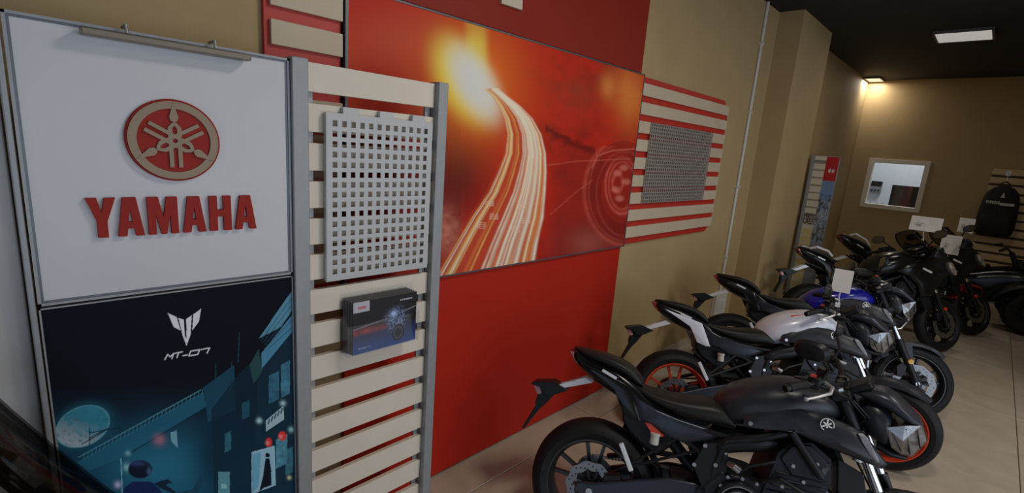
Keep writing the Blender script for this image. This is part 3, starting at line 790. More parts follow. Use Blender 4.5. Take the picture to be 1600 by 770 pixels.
M_WHITEP = mat('ice_white_paint', (0.68, 0.70, 0.80), 0.28, coat=0.4)
M_BLUEP = mat('deep_blue_paint', (0.012, 0.013, 0.32), 0.25, coat=0.3)
M_REDP = mat('dark_red_paint', (0.36, 0.012, 0.012), 0.28, coat=0.5)
M_ORANGE = mat('red_orange_wheel', (0.60, 0.060, 0.022), 0.35)
M_BLACKW = mat('black_wheel', (0.016, 0.016, 0.018), 0.35)
M_REFL = mat('amber_reflector', (0.75, 0.42, 0.04), 0.25, coat=0.5)
M_TAILR = mat('tail_lamp_red', (0.30, 0.015, 0.015), 0.2, coat=0.6)
M_LENS = mat('headlamp_chrome', (0.30, 0.30, 0.305), 0.3, metal=0.8, bump=0.6, bscale=40)
M_LAMPF = mat('fairing_lamp', (0.62, 0.62, 0.62), 0.18, metal=0.7)
M_LENSG = glassy('headlamp_glass', (0.85, 0.86, 0.88), 0.14, 0.04)
M_SCREEN = glassy('smoked_screen', (0.52, 0.51, 0.50), 0.035, 0.04)
M_SILV = mat('silver_bracket', (0.72, 0.73, 0.77), 0.35, metal=0.1)
M_INSERT = mat('grey_insert', (0.26, 0.27, 0.30), 0.45, metal=0.2)
M_MIRROR = mat('mirror_glass', (0.16, 0.165, 0.18), 0.05, metal=1.0)
M_ORSPR = mat('orange_part', (0.65, 0.05, 0.02), 0.4)
M_CANN = mat('reservoir_white', (0.55, 0.54, 0.50), 0.45)

RAKE = math.radians(24.8)
AX = Vector((-math.sin(RAKE), 0, math.cos(RAKE)))
PIV = Vector((1.40 - 0.035 / math.cos(RAKE) - 0.5 * math.tan(RAKE), 0, 0.80))
FU = AX                                     # along the fork, upwards
FA = Vector((1.40, 0, 0.30))                # front axle

def sring(x, top, bot, hw, n=2.5, seg=28, yc=0.0):
    zc = (top + bot) / 2; hh = (top - bot) / 2; out = []
    for k in range(seg):
        a = 2 * PI * k / seg; c, s = math.cos(a), math.sin(a)
        out.append((x, yc + hw * math.copysign(abs(c) ** (2 / n), c), zc + hh * math.copysign(abs(s) ** (2 / n), s)))
    return out
def interp_rings(tab, sub=3, n=2.5, seg=28, yc=0.0):
    """Catmull-Rom through (x, top, bot, hw) rows"""
    t = [tab[0]] + list(tab) + [tab[-1]]; rows = []
    for i in range(1, len(t) - 2):
        for k in range(sub):
            q = k / sub
            rows.append([0.5 * ((2 * t[i][j]) + (-t[i - 1][j] + t[i + 1][j]) * q + (2 * t[i - 1][j] - 5 * t[i][j] + 4 * t[i + 1][j] - t[i + 2][j]) * q * q + (-t[i - 1][j] + 3 * t[i][j] - 3 * t[i + 1][j] + t[i + 2][j]) * q ** 3) for j in range(4)])
    rows.append(list(tab[-1]))
    return [sring(*r, n=n, seg=seg, yc=yc) for r in rows]
XZ = lambda u, v, a: (u, a, v)

def wheel(parent, name, c, R, w, rimm, discs, xf, discr, sprocket=False):
    c = Vector(c); rr = R - (0.093 if w > 0.15 else 0.078)
    m = MB(); hw = w * 0.40
    m.lathe([(rr + 0.004, -hw - 0.006), (rr - 0.004, -hw - 0.006), (rr - 0.020, -hw * 0.6), (rr - 0.024, 0), (rr - 0.020, hw * 0.6), (rr - 0.004, hw + 0.006), (rr + 0.004, hw + 0.006), (rr - 0.006, hw * 0.5), (rr - 0.008, -hw * 0.5)], c, (0, 1, 0), 56, closed=True)
    m.lathe([(0.018, -0.055), (0.042, -0.055), (0.036, 0), (0.042, 0.055), (0.018, 0.055)], c, (0, 1, 0), 24, closed=True)
    for k in range(10):
        a = 2 * PI * (k // 2) / 5 + (0.23 if k % 2 else -0.23) + 0.35
        a0 = 2 * PI * (k // 2) / 5 + (0.30 if k % 2 else -0.30) + 0.35
        d = Vector((math.cos(a), 0, math.sin(a))); d0 = Vector((math.cos(a0), 0, math.sin(a0)))
        m.bar(c + d0 * 0.036, c + d * (rr - 0.015), 0.017, 0.026, (0, 1, 0))
    wo = m.build(name, rimm, parent, xf=xf)
    p = [(rr, -hw), (rr + 0.012, -hw - 0.010), (rr + 0.036, -w / 2), (R - 0.034, -w * 0.46), (R - 0.013, -w * 0.33), (R - 0.003, -w * 0.17), (R, 0)]
    p = p + [(r, -h) for r, h in p[-2::-1]]
    t = MB().lathe(p, c, (0, 1, 0), 64)
    t.f = t.f[:-2]; t.mi = t.mi[:-2]
    t.build('tyre', M_TYRE, wo, xf=xf)
    for sd, y in discs:
        d = MB(); seg = 60; prof = []
        inner, outer = discr * 0.66, discr
        vs = []; fs = []
        for k in range(seg):
            a = 2 * PI * k / seg; wv = 0.004 * math.cos(10 * a)
            for r in (inner + wv, outer + wv):
                for h in (-0.0025, 0.0025):
                    vs.append((c.x + r * math.cos(a), c.y + y + h, c.z + r * math.sin(a)))
        for k in range(seg):
            b0, b1 = k * 4, ((k + 1) % seg) * 4
            for i, j in ((0, 1), (1, 3), (3, 2), (2, 0)): fs.append((b0 + i, b0 + j, b1 + j, b1 + i))
        d.add(vs, fs)
        d.mat(1)
        for k in range(10):
            a = 2 * PI * k / 10; dv = Vector((math.cos(a), 0, math.sin(a)))
            d.bar(c + dv * 0.035 + Vector((0, y, 0)), c + dv * (inner + 0.008) + Vector((0, y, 0)), 0.014, 0.005, (0, 1, 0))
            for q in range(3):
                aa = a + 0.12 + q * 0.2; dd = Vector((math.cos(aa), 0, math.sin(aa)))
                pp = c + dd * (inner + (outer - inner) * (0.28 + 0.22 * q)) + Vector((0, y + math.copysign(0.0029, y), 0))
                d.lathe([(0.0, 0), (0.0042, 0)], pp, (0, 1, 0), 8)
        d.lathe([(0.018, -0.004), (0.040, -0.004), (0.040, 0.004), (0.018, 0.004)], c + Vector((0, y, 0)), (0, 1, 0), 20, closed=True)
        d.build('brake_disc', [M_DISC, M_BLKM], wo, xf=xf)
    ax = MB().cyl(c + Vector((0, -0.145 if w > .15 else -0.125, 0)), c + Vector((0, 0.145 if w > .15 else 0.125, 0)), 0.011, 12)
    ax.cyl(c + Vector((0, -0.150 if w > .15 else -0.130, 0)), c + Vector((0, -0.135 if w > .15 else -0.11, 0)), 0.017, 6)
    ax.build('axle', M_STEEL, wo, xf=xf)
    if sprocket:
        s = MB().lathe([(0.045, 0.092), (0.045, 0.098), (0.098, 0.098), (0.098, 0.092)], c, (0, 1, 0), 40, closed=True)
        s.build('sprocket', M_STEEL, wo, xf=xf)
    return wo

def motorcycle(name, label, pose, body, wheelm, panel=None, fender=None, fairing=False, steer=0.0, lean=0.0, insert=None, accent=None, tall=False, scale=1.0, tail_up=0.0, shock=False, fold=False, group='motorcycles parked in a row', mirror_up=1.0, tailm=None):
    """x forward from the rear axle, y left, z up"""
    px, py, th = pose
    R = empty(name, (px, py, 0), label, 'motorcycle', group)
    R.scale = (scale, scale, scale)
    R.rotation_euler = (Matrix.Rotation(th, 3, 'Z') @ Matrix.Rotation(-lean, 3, 'X')).to_euler()
    rot = Matrix.Rotation(steer, 3, AX)
    ST = lambda p: PIV + rot @ (Vector(p) - PIV)
    panel = panel or body; fender = fender or M_MATTB; tailm = tailm or panel
    def B(mb, nm, m, parent=R, st=False, **k): return mb.build(nm, m, parent, xf=ST if st else None, **k)
    # --- wheels
    wheel(R, 'rear_wheel', (0, 0, 0.315), 0.315, 0.178, wheelm, [(-1, -0.088)], None, 0.122, True)
    wheel(R, 'front_wheel', FA, 0.300, 0.120, wheelm, [(-1, -0.068), (1, 0.068)], ST, 0.149)
    # --- swing arm, chain, stays
    arm = [(-0.075, 0.292), (-0.068, 0.338), (0.02, 0.352), (0.18, 0.408), (0.36, 0.462), (0.57, 0.478), (0.58, 0.405), (0.42, 0.395), (0.22, 0.338), (0.03, 0.282)]
    sw = MB().prism(arm, -0.135, -0.105, XZ).prism(arm, 0.108, 0.138, XZ)
    sw.box(0.37, 0.50, -0.11, 0.11, 0.405, 0.455)
    B(sw, 'swingarm', M_GUN, smooth=30, bevel=0.006)
    ch = MB(); r0, r1 = 0.098, 0.042; c0, c1 = Vector((0, 0.095, 0.315)), Vector((0.53, 0.095, 0.42))
    path = [c0 + Vector((math.cos(a), 0, math.sin(a))) * r0 for a in np.linspace(PI / 2 + 0.2, 3 * PI / 2 + 0.2, 16)] + [c1 + Vector((math.cos(a), 0, math.sin(a))) * r1 for a in np.linspace(-PI / 2 + 0.2, PI / 2 + 0.2, 7)]
    path.append(path[0]); dist = 0.0; pos = []
    for a, b in zip(path[:-1], path[1:]):
        n = max(1, int((b - a).length / 0.0165))
        for k in range(n): pos.append((a + (b - a) * (k / n), (b - a).normalized()))
    for i, (p, d) in enumerate(pos):
        ch.bar(p - d * 0.0075, p + d * 0.0075, 0.016 if i % 2 else 0.011, 0.013, (0, 0, 1) if abs(d.z) < 0.8 else (1, 0, 0))
    B(ch, 'chain', M_STEEL, smooth=0)
    g = MB().prism([(0.05, 0.435), (0.30, 0.515), (0.50, 0.53), (0.50, 0.515), (0.30, 0.495), (0.06, 0.42)], 0.075, 0.115, XZ)
    B(g, 'chain_guard', M_BLACKP, smooth=0, bevel=0.003)
    cal = MB().prism([(0.05, 0.345), (0.06, 0.40), (0.13, 0.415), (0.155, 0.37), (0.11, 0.335)], -0.118, -0.070, XZ)
    B(cal, 'rear_caliper', M_BLKM, bevel=0.005)
    hug = MB(); rings = []
    for a in np.linspace(math.radians(-8), math.radians(70), 12):
        d = Vector((math.cos(a), 0, math.sin(a))); c = Vector((0, 0, 0.315))
        rings.append([c + d * 0.338 + Vector((0, -0.085, 0)), c + d * 0.350 + Vector((0, -0.05, 0)), c + d * 0.352 + Vector((0, 0.05, 0)), c + d * 0.338 + Vector((0, 0.085, 0)), c + d * 0.333 + Vector((0, 0.08, 0)), c + d * 0.345, c + d * 0.333 + Vector((0, -0.08, 0))])
    B(hug.loft(rings), 'rear_mudguard', M_BLACKP)
    B(MB().prism([(0.10, 0.745), (0.108, 0.666), (0.160, 0.600), (0.232, 0.560), (0.290, 0.530), (0.36, 0.60), (0.34, 0.70), (0.22, 0.75)], -0.072, 0.072, XZ), 'inner_fender', M_BLACKP, bevel=0.01)
    pg = MB()
    for a, b in (((0.46, -0.125, 0.615), (0.17, -0.150, 0.478)), ((0.385, -0.115, 0.665), (0.175, -0.150, 0.492)), ((0.46, 0.125, 0.615), (0.17, 0.150, 0.478)), ((0.385, 0.115, 0.665), (0.175, 0.150, 0.492))): pg.tube([a, b], 0.0075, 8)
    B(pg, 'pillion_peg_stay', M_BLKM)
    for s in (-1, 1):
        B(MB().bar((0.182, s * 0.155, 0.462), (0.118, s * 0.155, 0.578), 0.022, 0.018, (0, 1, 0)), 'pillion_peg', M_SILV, smooth=0, bevel=0.004)
    B(MB().tube([(0.30, -0.02, 0.66), (0.47, -0.02, 0.50)], 0.030, 12), 'rear_shock', M_BLKM)
    if shock: B(MB().prism([(0.215, 0.690), (0.245, 0.690), (0.312, 0.648), (0.298, 0.640), (0.255, 0.645)], -0.118, -0.09, XZ), 'shock_cover', M_ORSPR, smooth=0)
    B(MB().cyl((0.270, -0.118, 0.600), (0.270, -0.118, 0.642), 0.021, 14).cyl((0.270, -0.118, 0.642), (0.270, -0.118, 0.652), 0.024, 14), 'fluid_reservoir', M_CANN)
    # --- frame
    fr = MB()
    for s in (-1, 1):
        fr.tube([(1.07, s * 0.03, 0.88), (0.95, s * 0.13, 0.86), (0.83, s * 0.17, 0.80), (0.70, s * 0.165, 0.74), (0.58, s * 0.15, 0.70), (0.54, s * 0.135, 0.55), (0.55, s * 0.13, 0.36)], 0.019, 10)
        fr.tube([(0.825, s * 0.195, 0.805), (0.955, s * 0.200, 0.645)], 0.017, 10)
        fr.tube([(1.06, s * 0.04, 0.80), (0.99, s * 0.15, 0.70), (0.95, s * 0.19, 0.64)], 0.016, 8)
        fr.tube([(0.62, s * 0.14, 0.71), (0.40, s * 0.12, 0.72), (0.15, s * 0.09, 0.76), (-0.06, s * 0.05, 0.84)], 0.012, 8)
        fr.tube([(0.54, s * 0.13, 0.58), (0.34, s * 0.11, 0.68), (0.20, s * 0.09, 0.74)], 0.011, 8)
        fr.prism([(0.452, 0.555), (0.492, 0.662), (0.585, 0.690), (0.598, 0.60), (0.575, 0.40), (0.56, 0.31), (0.50, 0.32), (0.505, 0.46)], s * 0.125, s * 0.150, XZ)
    fr.cyl((1.02, 0, 1.0), (1.115, 0, 0.80), 0.032, 14)
    B(fr, 'frame', M_BLKM, smooth=40)
    for s in (-1, 1):
        side = MB().loft(interp_rings([(0.525, 0.665, 0.655, 0.01), (0.56, 0.705, 0.630, 0.04), (0.64, 0.745, 0.655, 0.050), (0.73, 0.765, 0.680, 0.048), (0.79, 0.745, 0.715, 0.02)], 3, 2.2, 16, s * 0.125))
        B(side, 'airbox_cover', M_BLACKP)
    # --- engine
    en = MB()
    en.prism([(0.52, 0.30), (0.50, 0.48), (0.57, 0.56), (0.72, 0.55), (0.92, 0.49), (0.96, 0.36), (0.90, 0.25), (0.66, 0.20), (0.56, 0.22)], -0.155, 0.155, XZ)
    E_ = B(en, 'engine', M_ENG, smooth=30, bevel=0.012)
    cy = MB().prism([(0.74, 0.50), (0.79, 0.70), (0.84, 0.755), (0.92, 0.775), (1.00, 0.72), (1.01, 0.62), (0.95, 0.47)], -0.165, 0.165, XZ)
    for k in range(5):
        z = 0.50 + k * 0.028
        cy.box(0.755 + k * 0.008, 0.975 + k * 0.006, -0.172, 0.172, z, z + 0.009)
    B(cy, 'cylinder_block', M_ENG, E_, smooth=30, bevel=0.008)
    for s in (-1, 1):
        cv = MB().prism([(0.80, 0.68), (0.835, 0.742), (0.915, 0.762), (0.985, 0.70), (0.97, 0.62), (0.85, 0.62)], s * 0.165, s * 0.180, XZ)
        B(cv, 'head_cover', M_ENG, E_, smooth=30, bevel=0.005)
    cl = MB().lathe([(0.0, 0.0), (0.100, 0.0), (0.104, 0.012), (0.098, 0.030), (0.084, 0.034), (0.080, 0.030), (0.072, 0.042), (0.050, 0.052), (0.046, 0.046), (0.020, 0.056), (0.0, 0.057)], (0.655, -0.155, 0.435), (0, -1, 0), 40)
    B(cl, 'clutch_cover', M_ENG, E_, smooth=25)
    for rr in (0.088, 0.066):
        B(MB().lathe([(rr - 0.004, 0.033), (rr + 0.004, 0.033), (rr + 0.002, 0.046), (rr - 0.002, 0.046)], (0.655, -0.155, 0.435), (0, -1, 0), 40, closed=True), 'cover_ring', M_STEEL, E_)
    gcv = MB().lathe([(0.0, 0.0), (0.085, 0.0), (0.085, 0.025), (0.07, 0.040), (0.0, 0.042)], (0.70, 0.155, 0.40), (0, 1, 0), 32)
    B(gcv, 'generator_cover', M_ENG, E_, smooth=25)
    for x, z in ((0.575, 0.50), (0.60, 0.545), (0.66, 0.552), (0.72, 0.545), (0.77, 0.50), (0.775, 0.40), (0.74, 0.335), (0.56, 0.36), (0.555, 0.43), (0.85, 0.66), (0.94, 0.69), (0.90, 0.60), (0.82, 0.56)):
        y = -0.185 if (x > 0.8 and z > 0.6) else -0.172
        B(MB().cyl((x, y + 0.02, z), (x, y, z), 0.0085, 6), 'bolt', M_STEEL, E_, smooth=0)
    for x, z in ((0.492, 0.655), (0.455, 0.560), (0.58, 0.645), (0.545, 0.58)):
        B(MB().cyl((x, -0.145, z), (x, -0.158, z), 0.0095, 8), 'bolt', M_STEEL, smooth=0)
    B(MB().tube([(0.60, -0.16, 0.60), (0.62, -0.19, 0.60), (0.64, -0.19, 0.59)], 0.016, 10), 'oil_filler', M_STEEL)
    # hoses and cables around the engine
    for pts, rr in (([(0.74, -0.17, 0.56), (0.80, -0.20, 0.60), (0.90, -0.19, 0.56), (1.0, -0.15, 0.52)], 0.010), ([(0.62, -0.17, 0.56), (0.68, -0.19, 0.62), (0.78, -0.18, 0.66)], 0.007), ([(1.02, -0.12, 0.76), (1.06, -0.15, 0.66), (1.03, -0.16, 0.55)], 0.011), ([(0.52, -0.14, 0.50), (0.48, -0.15, 0.44), (0.50, -0.15, 0.34)], 0.006)):
        B(MB().tube(pts, rr, 8), 'hose', M_BLACKP)
    # --- exhaust, pegs, stand
    exh = MB()
    for s in (-0.06, 0.06):
        exh.tube([(0.98, s, 0.60), (1.06, s, 0.52), (1.06, s, 0.36), (0.96, s, 0.22), (0.80, s * 0.6, 0.17), (0.62, -0.02, 0.17)], 0.021, 10)
    exh.mat(1).prism([(0.62, 0.14), (0.60, 0.24), (0.40, 0.25), (0.32, 0.20), (0.34, 0.14)], -0.155, 0.06, XZ)
    B(exh, 'exhaust', [M_STEEL, M_BLKM], bevel=0.008)
    for s in (-1, 1):
        B(MB().bar((0.50, s * 0.15, 0.345), (0.50, s * 0.245, 0.345), 0.028, 0.020), 'footpeg', M_BLKM, bevel=0.004)
        B(MB().tube([(0.52, s * 0.165, 0.33), (0.60, s * 0.185, 0.31), (0.66, s * 0.20, 0.315)], 0.007, 8).cyl((0.66, s * 0.17, 0.318), (0.66, s * 0.215, 0.318), 0.011), 'foot_lever', M_STEEL)
    tl = math.tan(lean) if lean else 0.0
    zf = 0.02 + 0.27 * tl + 0.012
    B(MB().tube([(0.56, 0.13, 0.26), (0.54, 0.19, 0.18), (0.50, 0.27, zf)], 0.012, 10).bar((0.47, 0.265, zf), (0.54, 0.285, zf), 0.03, 0.012), 'side_stand', M_BLKM)
    # --- radiator
    Mx = Matrix.Translation((1.075, 0, 0.60)) @ Matrix.Rotation(math.radians(-22), 4, 'Y')
    rd = MB().box(-0.018, 0.018, -0.155, 0.155, -0.13, 0.13, Mx)
    rad = B(rd, 'radiator', M_BLKM, smooth=0, bevel=0.004)
    fins = MB()
    for k in range(22): fins.box(0.018, 0.022, -0.14, 0.14, -0.12 + k * 0.011, -0.116 + k * 0.011, Mx)
    B(fins, 'radiator_fins', M_STEEL, rad, smooth=0)
    for s in (-1, 1):
        B(MB().prism([(1.02, 0.73), (1.12, 0.69), (1.165, 0.49), (1.12, 0.46), (1.03, 0.60)], s * 0.155, s * 0.172, XZ), 'radiator_guard', M_BLACKP, smooth=0, bevel=0.004)
    B(MB().cyl((1.10, -0.15, 0.735), (1.10, -0.15, 0.765), 0.020, 12), 'radiator_cap', M_ALLOY)
    # --- tank, seat, tail
    if not fairing:
        tk = [(0.530, 0.865, 0.765, 0.055), (0.560, 0.905, 0.755, 0.105), (0.615, 0.948, 0.752, 0.148), (0.70, 0.988, 0.765, 0.176), (0.79, 1.014, 0.790, 0.186), (0.88, 1.022, 0.825, 0.178), (0.97, 1.005, 0.85, 0.150), (1.04, 0.970, 0.87, 0.10), (1.07, 0.945, 0.89, 0.06)]
    else:
        tk = [(0.530, 0.865, 0.765, 0.055), (0.560, 0.915, 0.755, 0.110), (0.615, 0.968, 0.752, 0.155), (0.70, 1.015, 0.765, 0.185), (0.79, 1.045, 0.790, 0.195), (0.88, 1.055, 0.825, 0.185), (0.97, 1.04, 0.85, 0.155), (1.05, 1.00, 0.87, 0.11), (1.10, 0.96, 0.89, 0.07)]
    T_ = B(MB().loft(interp_rings(tk, 3, 2.4, 32)), 'fuel_tank', body, smooth=60)
    cz = 1.022 if not fairing else 1.05
    B(MB().lathe([(0.0, 0.014), (0.035, 0.012), (0.038, 0.0), (0.0, -0.01)], (0.90, 0, cz - 0.004), (-0.05, 0, 1), 24), 'fuel_cap', M_BLKM, T_)
    st_ = [(0.135, 0.858, 0.838, 0.060), (0.17, 0.850, 0.815, 0.092), (0.24, 0.838, 0.785, 0.115), (0.33, 0.834, 0.758, 0.132), (0.42, 0.840, 0.742, 0.138), (0.50, 0.848, 0.737, 0.138), (0.56, 0.838, 0.738, 0.132), (0.615, 0.785, 0.742, 0.125)]
    B(MB().loft(interp_rings(st_, 3, 2.7, 28)), 'rider_seat', M_SEAT, smooth=60)
    pl = [(-0.185, 0.975, 0.962, 0.018), (-0.15, 0.978, 0.945, 0.052), (-0.08, 0.974, 0.928, 0.085), (0.0, 0.968, 0.912, 0.102), (0.08, 0.950, 0.890, 0.108), (0.14, 0.920, 0.858, 0.100), (0.185, 0.872, 0.838, 0.075)]
    tu = lambda tab: [(x, t + tail_up * min(1, max(0, (0.32 - x) / 0.45)), b_ + tail_up * min(1, max(0, (0.32 - x) / 0.45)), w) for x, t, b_, w in tab]
    pl = tu(pl)
    B(MB().loft(interp_rings(pl, 3, 2.6, 28)), 'pillion_seat', M_SEAT, smooth=60)
    tc = [(-0.205, 0.955, 0.944, 0.015), (-0.175, 0.965, 0.905, 0.045), (-0.12, 0.955, 0.862, 0.066), (-0.04, 0.940, 0.815, 0.085), (0.05, 0.915, 0.778, 0.100), (0.14, 0.872, 0.738, 0.108), (0.21, 0.825, 0.700, 0.108), (0.28, 0.790, 0.690, 0.100)]
    tc = tu(tc)
    B(MB().loft(interp_rings(tc, 3, 2.8, 28)), 'tail_cowl', M_GLOSSB, smooth=60)
    B(MB().prism([(x, z + tail_up) for x, z in ((-0.214, 0.956), (-0.180, 0.952), (-0.145, 0.880), (-0.165, 0.893))], -0.040, 0.040, XZ), 'tail_light', M_TAILR, smooth=0, bevel=0.004)
    for s in (-1, 1):
        tp = [(-0.130, 0.915), (-0.09, 0.903), (0.06, 0.862), (0.128, 0.842), (0.165, 0.765), (0.195, 0.690), (0.165, 0.688), (0.105, 0.708), (0.078, 0.760), (0.045, 0.820), (-0.045, 0.868)]
        tp = [(x, z + tail_up * min(1, max(0, (0.32 - x) / 0.45))) for x, z in tp]
        B(MB().shell(tp, lambda x, z: 0.100 + 0.05 * max(0, x + 0.13), 0.006, 0.012, s, 0.8), 'tail_panel', tailm)
        sp = [(0.15, 0.800), (0.25, 0.765), (0.36, 0.742), (0.50, 0.728), (0.57, 0.715), (0.50, 0.672), (0.40, 0.640), (0.33, 0.650), (0.25, 0.690), (0.19, 0.700)]
        B(MB().shell(sp, lambda x, z: 0.118 + 0.03 * (x - 0.15), 0.008, 0.02, s, 0.8), 'side_panel', M_GUN if not fairing else M_GLOSSB)
        B(MB().bar((-0.02, s * 0.107, 0.895 + tail_up * 0.7), (0.055, s * 0.112, 0.868 + tail_up * 0.6), 0.004, 0.014), 'tail_trim', M_SILV, smooth=0)
        B(MB().bar((0.075, s * 0.113, 0.800), (0.135, s * 0.117, 0.765), 0.004, 0.010), 'tail_trim', M_SILV, smooth=0)
    # number plate bracket
    for s in (-1, 1):
        B(MB().prism([(-0.105, 0.832), (-0.062, 0.812), (-0.212, 0.752), (-0.242, 0.764)], s * 0.022, s * 0.038, XZ), 'plate_arm', M_SILV, smooth=0, bevel=0.003)
    pb = MB().prism([(-0.385, 0.742), (-0.375, 0.756), (-0.270, 0.778), (-0.185, 0.748), (-0.250, 0.712), (-0.30, 0.700), (-0.335, 0.735)], -0.055, 0.055, XZ)
    pb.prism([(-0.335, 0.735), (-0.25, 0.716), (-0.296, 0.648), (-0.322, 0.618), (-0.362, 0.552), (-0.392, 0.497), (-0.402, 0.502), (-0.372, 0.570), (-0.345, 0.635), (-0.352, 0.645)], -0.030, 0.030, XZ)
    B(pb, 'plate_bracket', M_BLACKP, smooth=0, bevel=0.004)
    B(MB().prism([(-0.372, 0.735), (-0.338, 0.742), (-0.322, 0.700), (-0.345, 0.690)], -0.032, 0.032, XZ), 'plate_lamp', mat('plate_lamp_lens', (0.5, 0.25, 0.25), 0.2), smooth=0, bevel=0.003)
    # --- front end
    for s in (-1, 1):
        y = s * 0.103
        b0 = FA + Vector((0, y, 0)) - FU * 0.03
        lg = MB().tube([b0, FA + Vector((0, y, 0)) + FU * 0.05, FA + Vector((0, y, 0)) + FU * 0.30, FA + Vector((0, y, 0)) + FU * 0.37], [0.030, 0.026, 0.027, 0.029], 14)
        leg = B(lg, 'fork_leg', M_BLKM, st=True)
        B(MB().tube([FA + Vector((0, y, 0)) + FU * 0.36, FA + Vector((0, y, 0)) + FU * 0.60], 0.0205, 14), 'stanchion', M_CHROME, leg, st=True)
        B(MB().tube([FA + Vector((0, y, 0)) + FU * 0.59, FA + Vector((0, y, 0)) + FU * 0.80], 0.027, 14), 'fork_tube', M_BLKM, leg, st=True)
        B(MB().cyl(FA + Vector((0, y, 0)) + FU * 0.80, FA + Vector((0, y, 0)) + FU * 0.815, 0.018, 6), 'fork_cap', M_ALLOY, leg, st=True)
        cp = MB().prism([(1.255, 0.335), (1.245, 0.415), (1.285, 0.450), (1.325, 0.43), (1.315, 0.36), (1.29, 0.33)], s * 0.055, s * 0.115, XZ)
        B(cp, 'front_caliper', M_BLKM, st=True, bevel=0.006)
        rf = FA + Vector((0.012, s * 0.135, 0)) + FU * 0.185
        B(MB().lathe([(0.0, 0.006), (0.019, 0.004), (0.021, 0.0), (0.021, -0.008), (0.0, -0.008)], rf, (0, s, 0), 20), 'reflector', M_REFL if not fairing else M_ORSPR, st=True)
        hs = FA + Vector((0, s * 0.12, 0)) + FU * 0.72
        B(MB().tube([hs, hs + Vector((-0.03, 0, -0.15)), hs + Vector((0.05, s * 0.01, -0.30)), Vector((1.28, s * 0.10, 0.45))], 0.0055, 8), 'brake_hose', M_BLACKP, st=True)
    tcl = MB()
    for q, rr in ((0.615, 0.020), (0.780, 0.016)):
        c = FA + FU * q
        tcl.bar(c + Vector((0, -0.135, 0)), c + Vector((0, 0.135, 0)), 0.075, rr * 2, tuple(FU))
        tcl.bar(c + Vector((-0.02, -0.05, 0)), c + Vector((-0.02, 0.05, 0)), 0.10, rr * 2, tuple(FU))
    B(tcl, 'triple_clamp', M_BLKM, st=True, bevel=0.006)
    # mudguard
    mg = MB(); rings = []
    for a in np.linspace(math.radians(48), math.radians(158), 18):
        d = Vector((math.cos(a), 0, math.sin(a))); k = min(1, (a - math.radians(48)) / 0.5 + 0.35)
        prof = [(-0.072, 0.300), (-0.066, 0.318), (-0.040, 0.330), (0, 0.334), (0.040, 0.330), (0.066, 0.318), (0.072, 0.300)]
        rings.append([FA + d * r + Vector((0, y * k, 0)) for y, r in prof] + [FA + d * (r - 0.006) + Vector((0, y * k * 0.97, 0)) for y, r in prof[::-1]])
    mgd = B(mg.loft(rings), 'front_mudguard', fender, st=True)
    for s in (-1, 1):
        mgs = MB().prism([(1.24, 0.52), (1.30, 0.60), (1.355, 0.61), (1.37, 0.50), (1.33, 0.47)], s * 0.070, s * 0.080, XZ)
        B(mgs, 'mudguard_stay', fender, mgd, st=True, smooth=0, bevel=0.003)
    # bars and controls
    hb = []
    for y in (-0.385, -0.29, -0.20, -0.13, -0.06, 0.06, 0.13, 0.20, 0.29, 0.385):
        a = abs(y); x = np.interp(a, [0.06, 0.13, 0.20, 0.29, 0.385], [1.055, 1.05, 1.02, 0.975, 0.90]); z = np.interp(a, [0.06, 0.13, 0.20, 0.29, 0.385], [1.045, 1.055, 1.085, 1.085, 1.066])
        hb.append((x, y, z + (0.05 if tall else 0)))
    dz = 0.05 if tall else 0.0
    hbo = B(MB().tube(hb, 0.0125, 12), 'handlebar', M_BLKM, st=True)
    for s in (-1, 1):
        B(MB().cyl((1.06, s * 0.045, 1.0), (1.056, s * 0.045, 1.06 + dz), 0.020, 12), 'bar_clamp', M_BLKM, hbo, st=True)
        B(MB().tube([(0.958, s * 0.310, 1.081 + dz), (0.945, s * 0.325, 1.078 + dz), (0.905, s * 0.378, 1.067 + dz)], [0.021, 0.0175, 0.0185], 14), 'grip', M_TYRE, hbo, st=True)
        B(MB().cyl((0.905, s * 0.378, 1.067 + dz), (0.893, s * 0.394, 1.063 + dz), 0.016, 14), 'bar_end', M_BLKM, hbo, st=True)
        B(MB().box(0.955, 1.005, min(s * 0.235, s * 0.295), max(s * 0.235, s * 0.295), 1.060 + dz, 1.110 + dz), 'switch_box', M_BLACKP, hbo, st=True, bevel=0.008)
        B(MB().tube([(1.005, s * 0.225, 1.085 + dz), (1.045, s * 0.245, 1.075 + dz), (1.045, s * 0.300, 1.065 + dz), (1.005, s * 0.350, 1.050 + dz), (0.975, s * 0.385, 1.042 + dz)], [0.010, 0.009, 0.0075, 0.0065, 0.006], 8).lathe([(0.0, -0.010), (0.007, -0.007), (0.010, 0), (0.007, 0.007), (0.0, 0.010)], (0.972, s * 0.389, 1.041 + dz), (0, 1, 0), 10), 'hand_lever', M_ALLOY, hbo, st=True)
        mr = B(MB().tube([(0.995, s * 0.205, 1.090 + dz), (1.02, s * 0.225, 1.145 + dz), (0.995, s * 0.285, 1.205 + dz)], 0.007, 8), 'mirror_stalk', M_BLKM, hbo, st=True)
        mh = MB(); c = Vector((0.96, s * 0.305, 1.228)) if fold and s < 0 else Vector((0.985, s * 0.335, 1.225 + dz)); nrm = (Vector((0.25, 0.95, 0.15)) if fold and s < 0 else Vector((-0.97, -s * 0.1, 0.12))).normalized(); sd = nrm.cross(Vector((0, 0, 1))).normalized(); up = sd.cross(nrm)
        rg_ = []
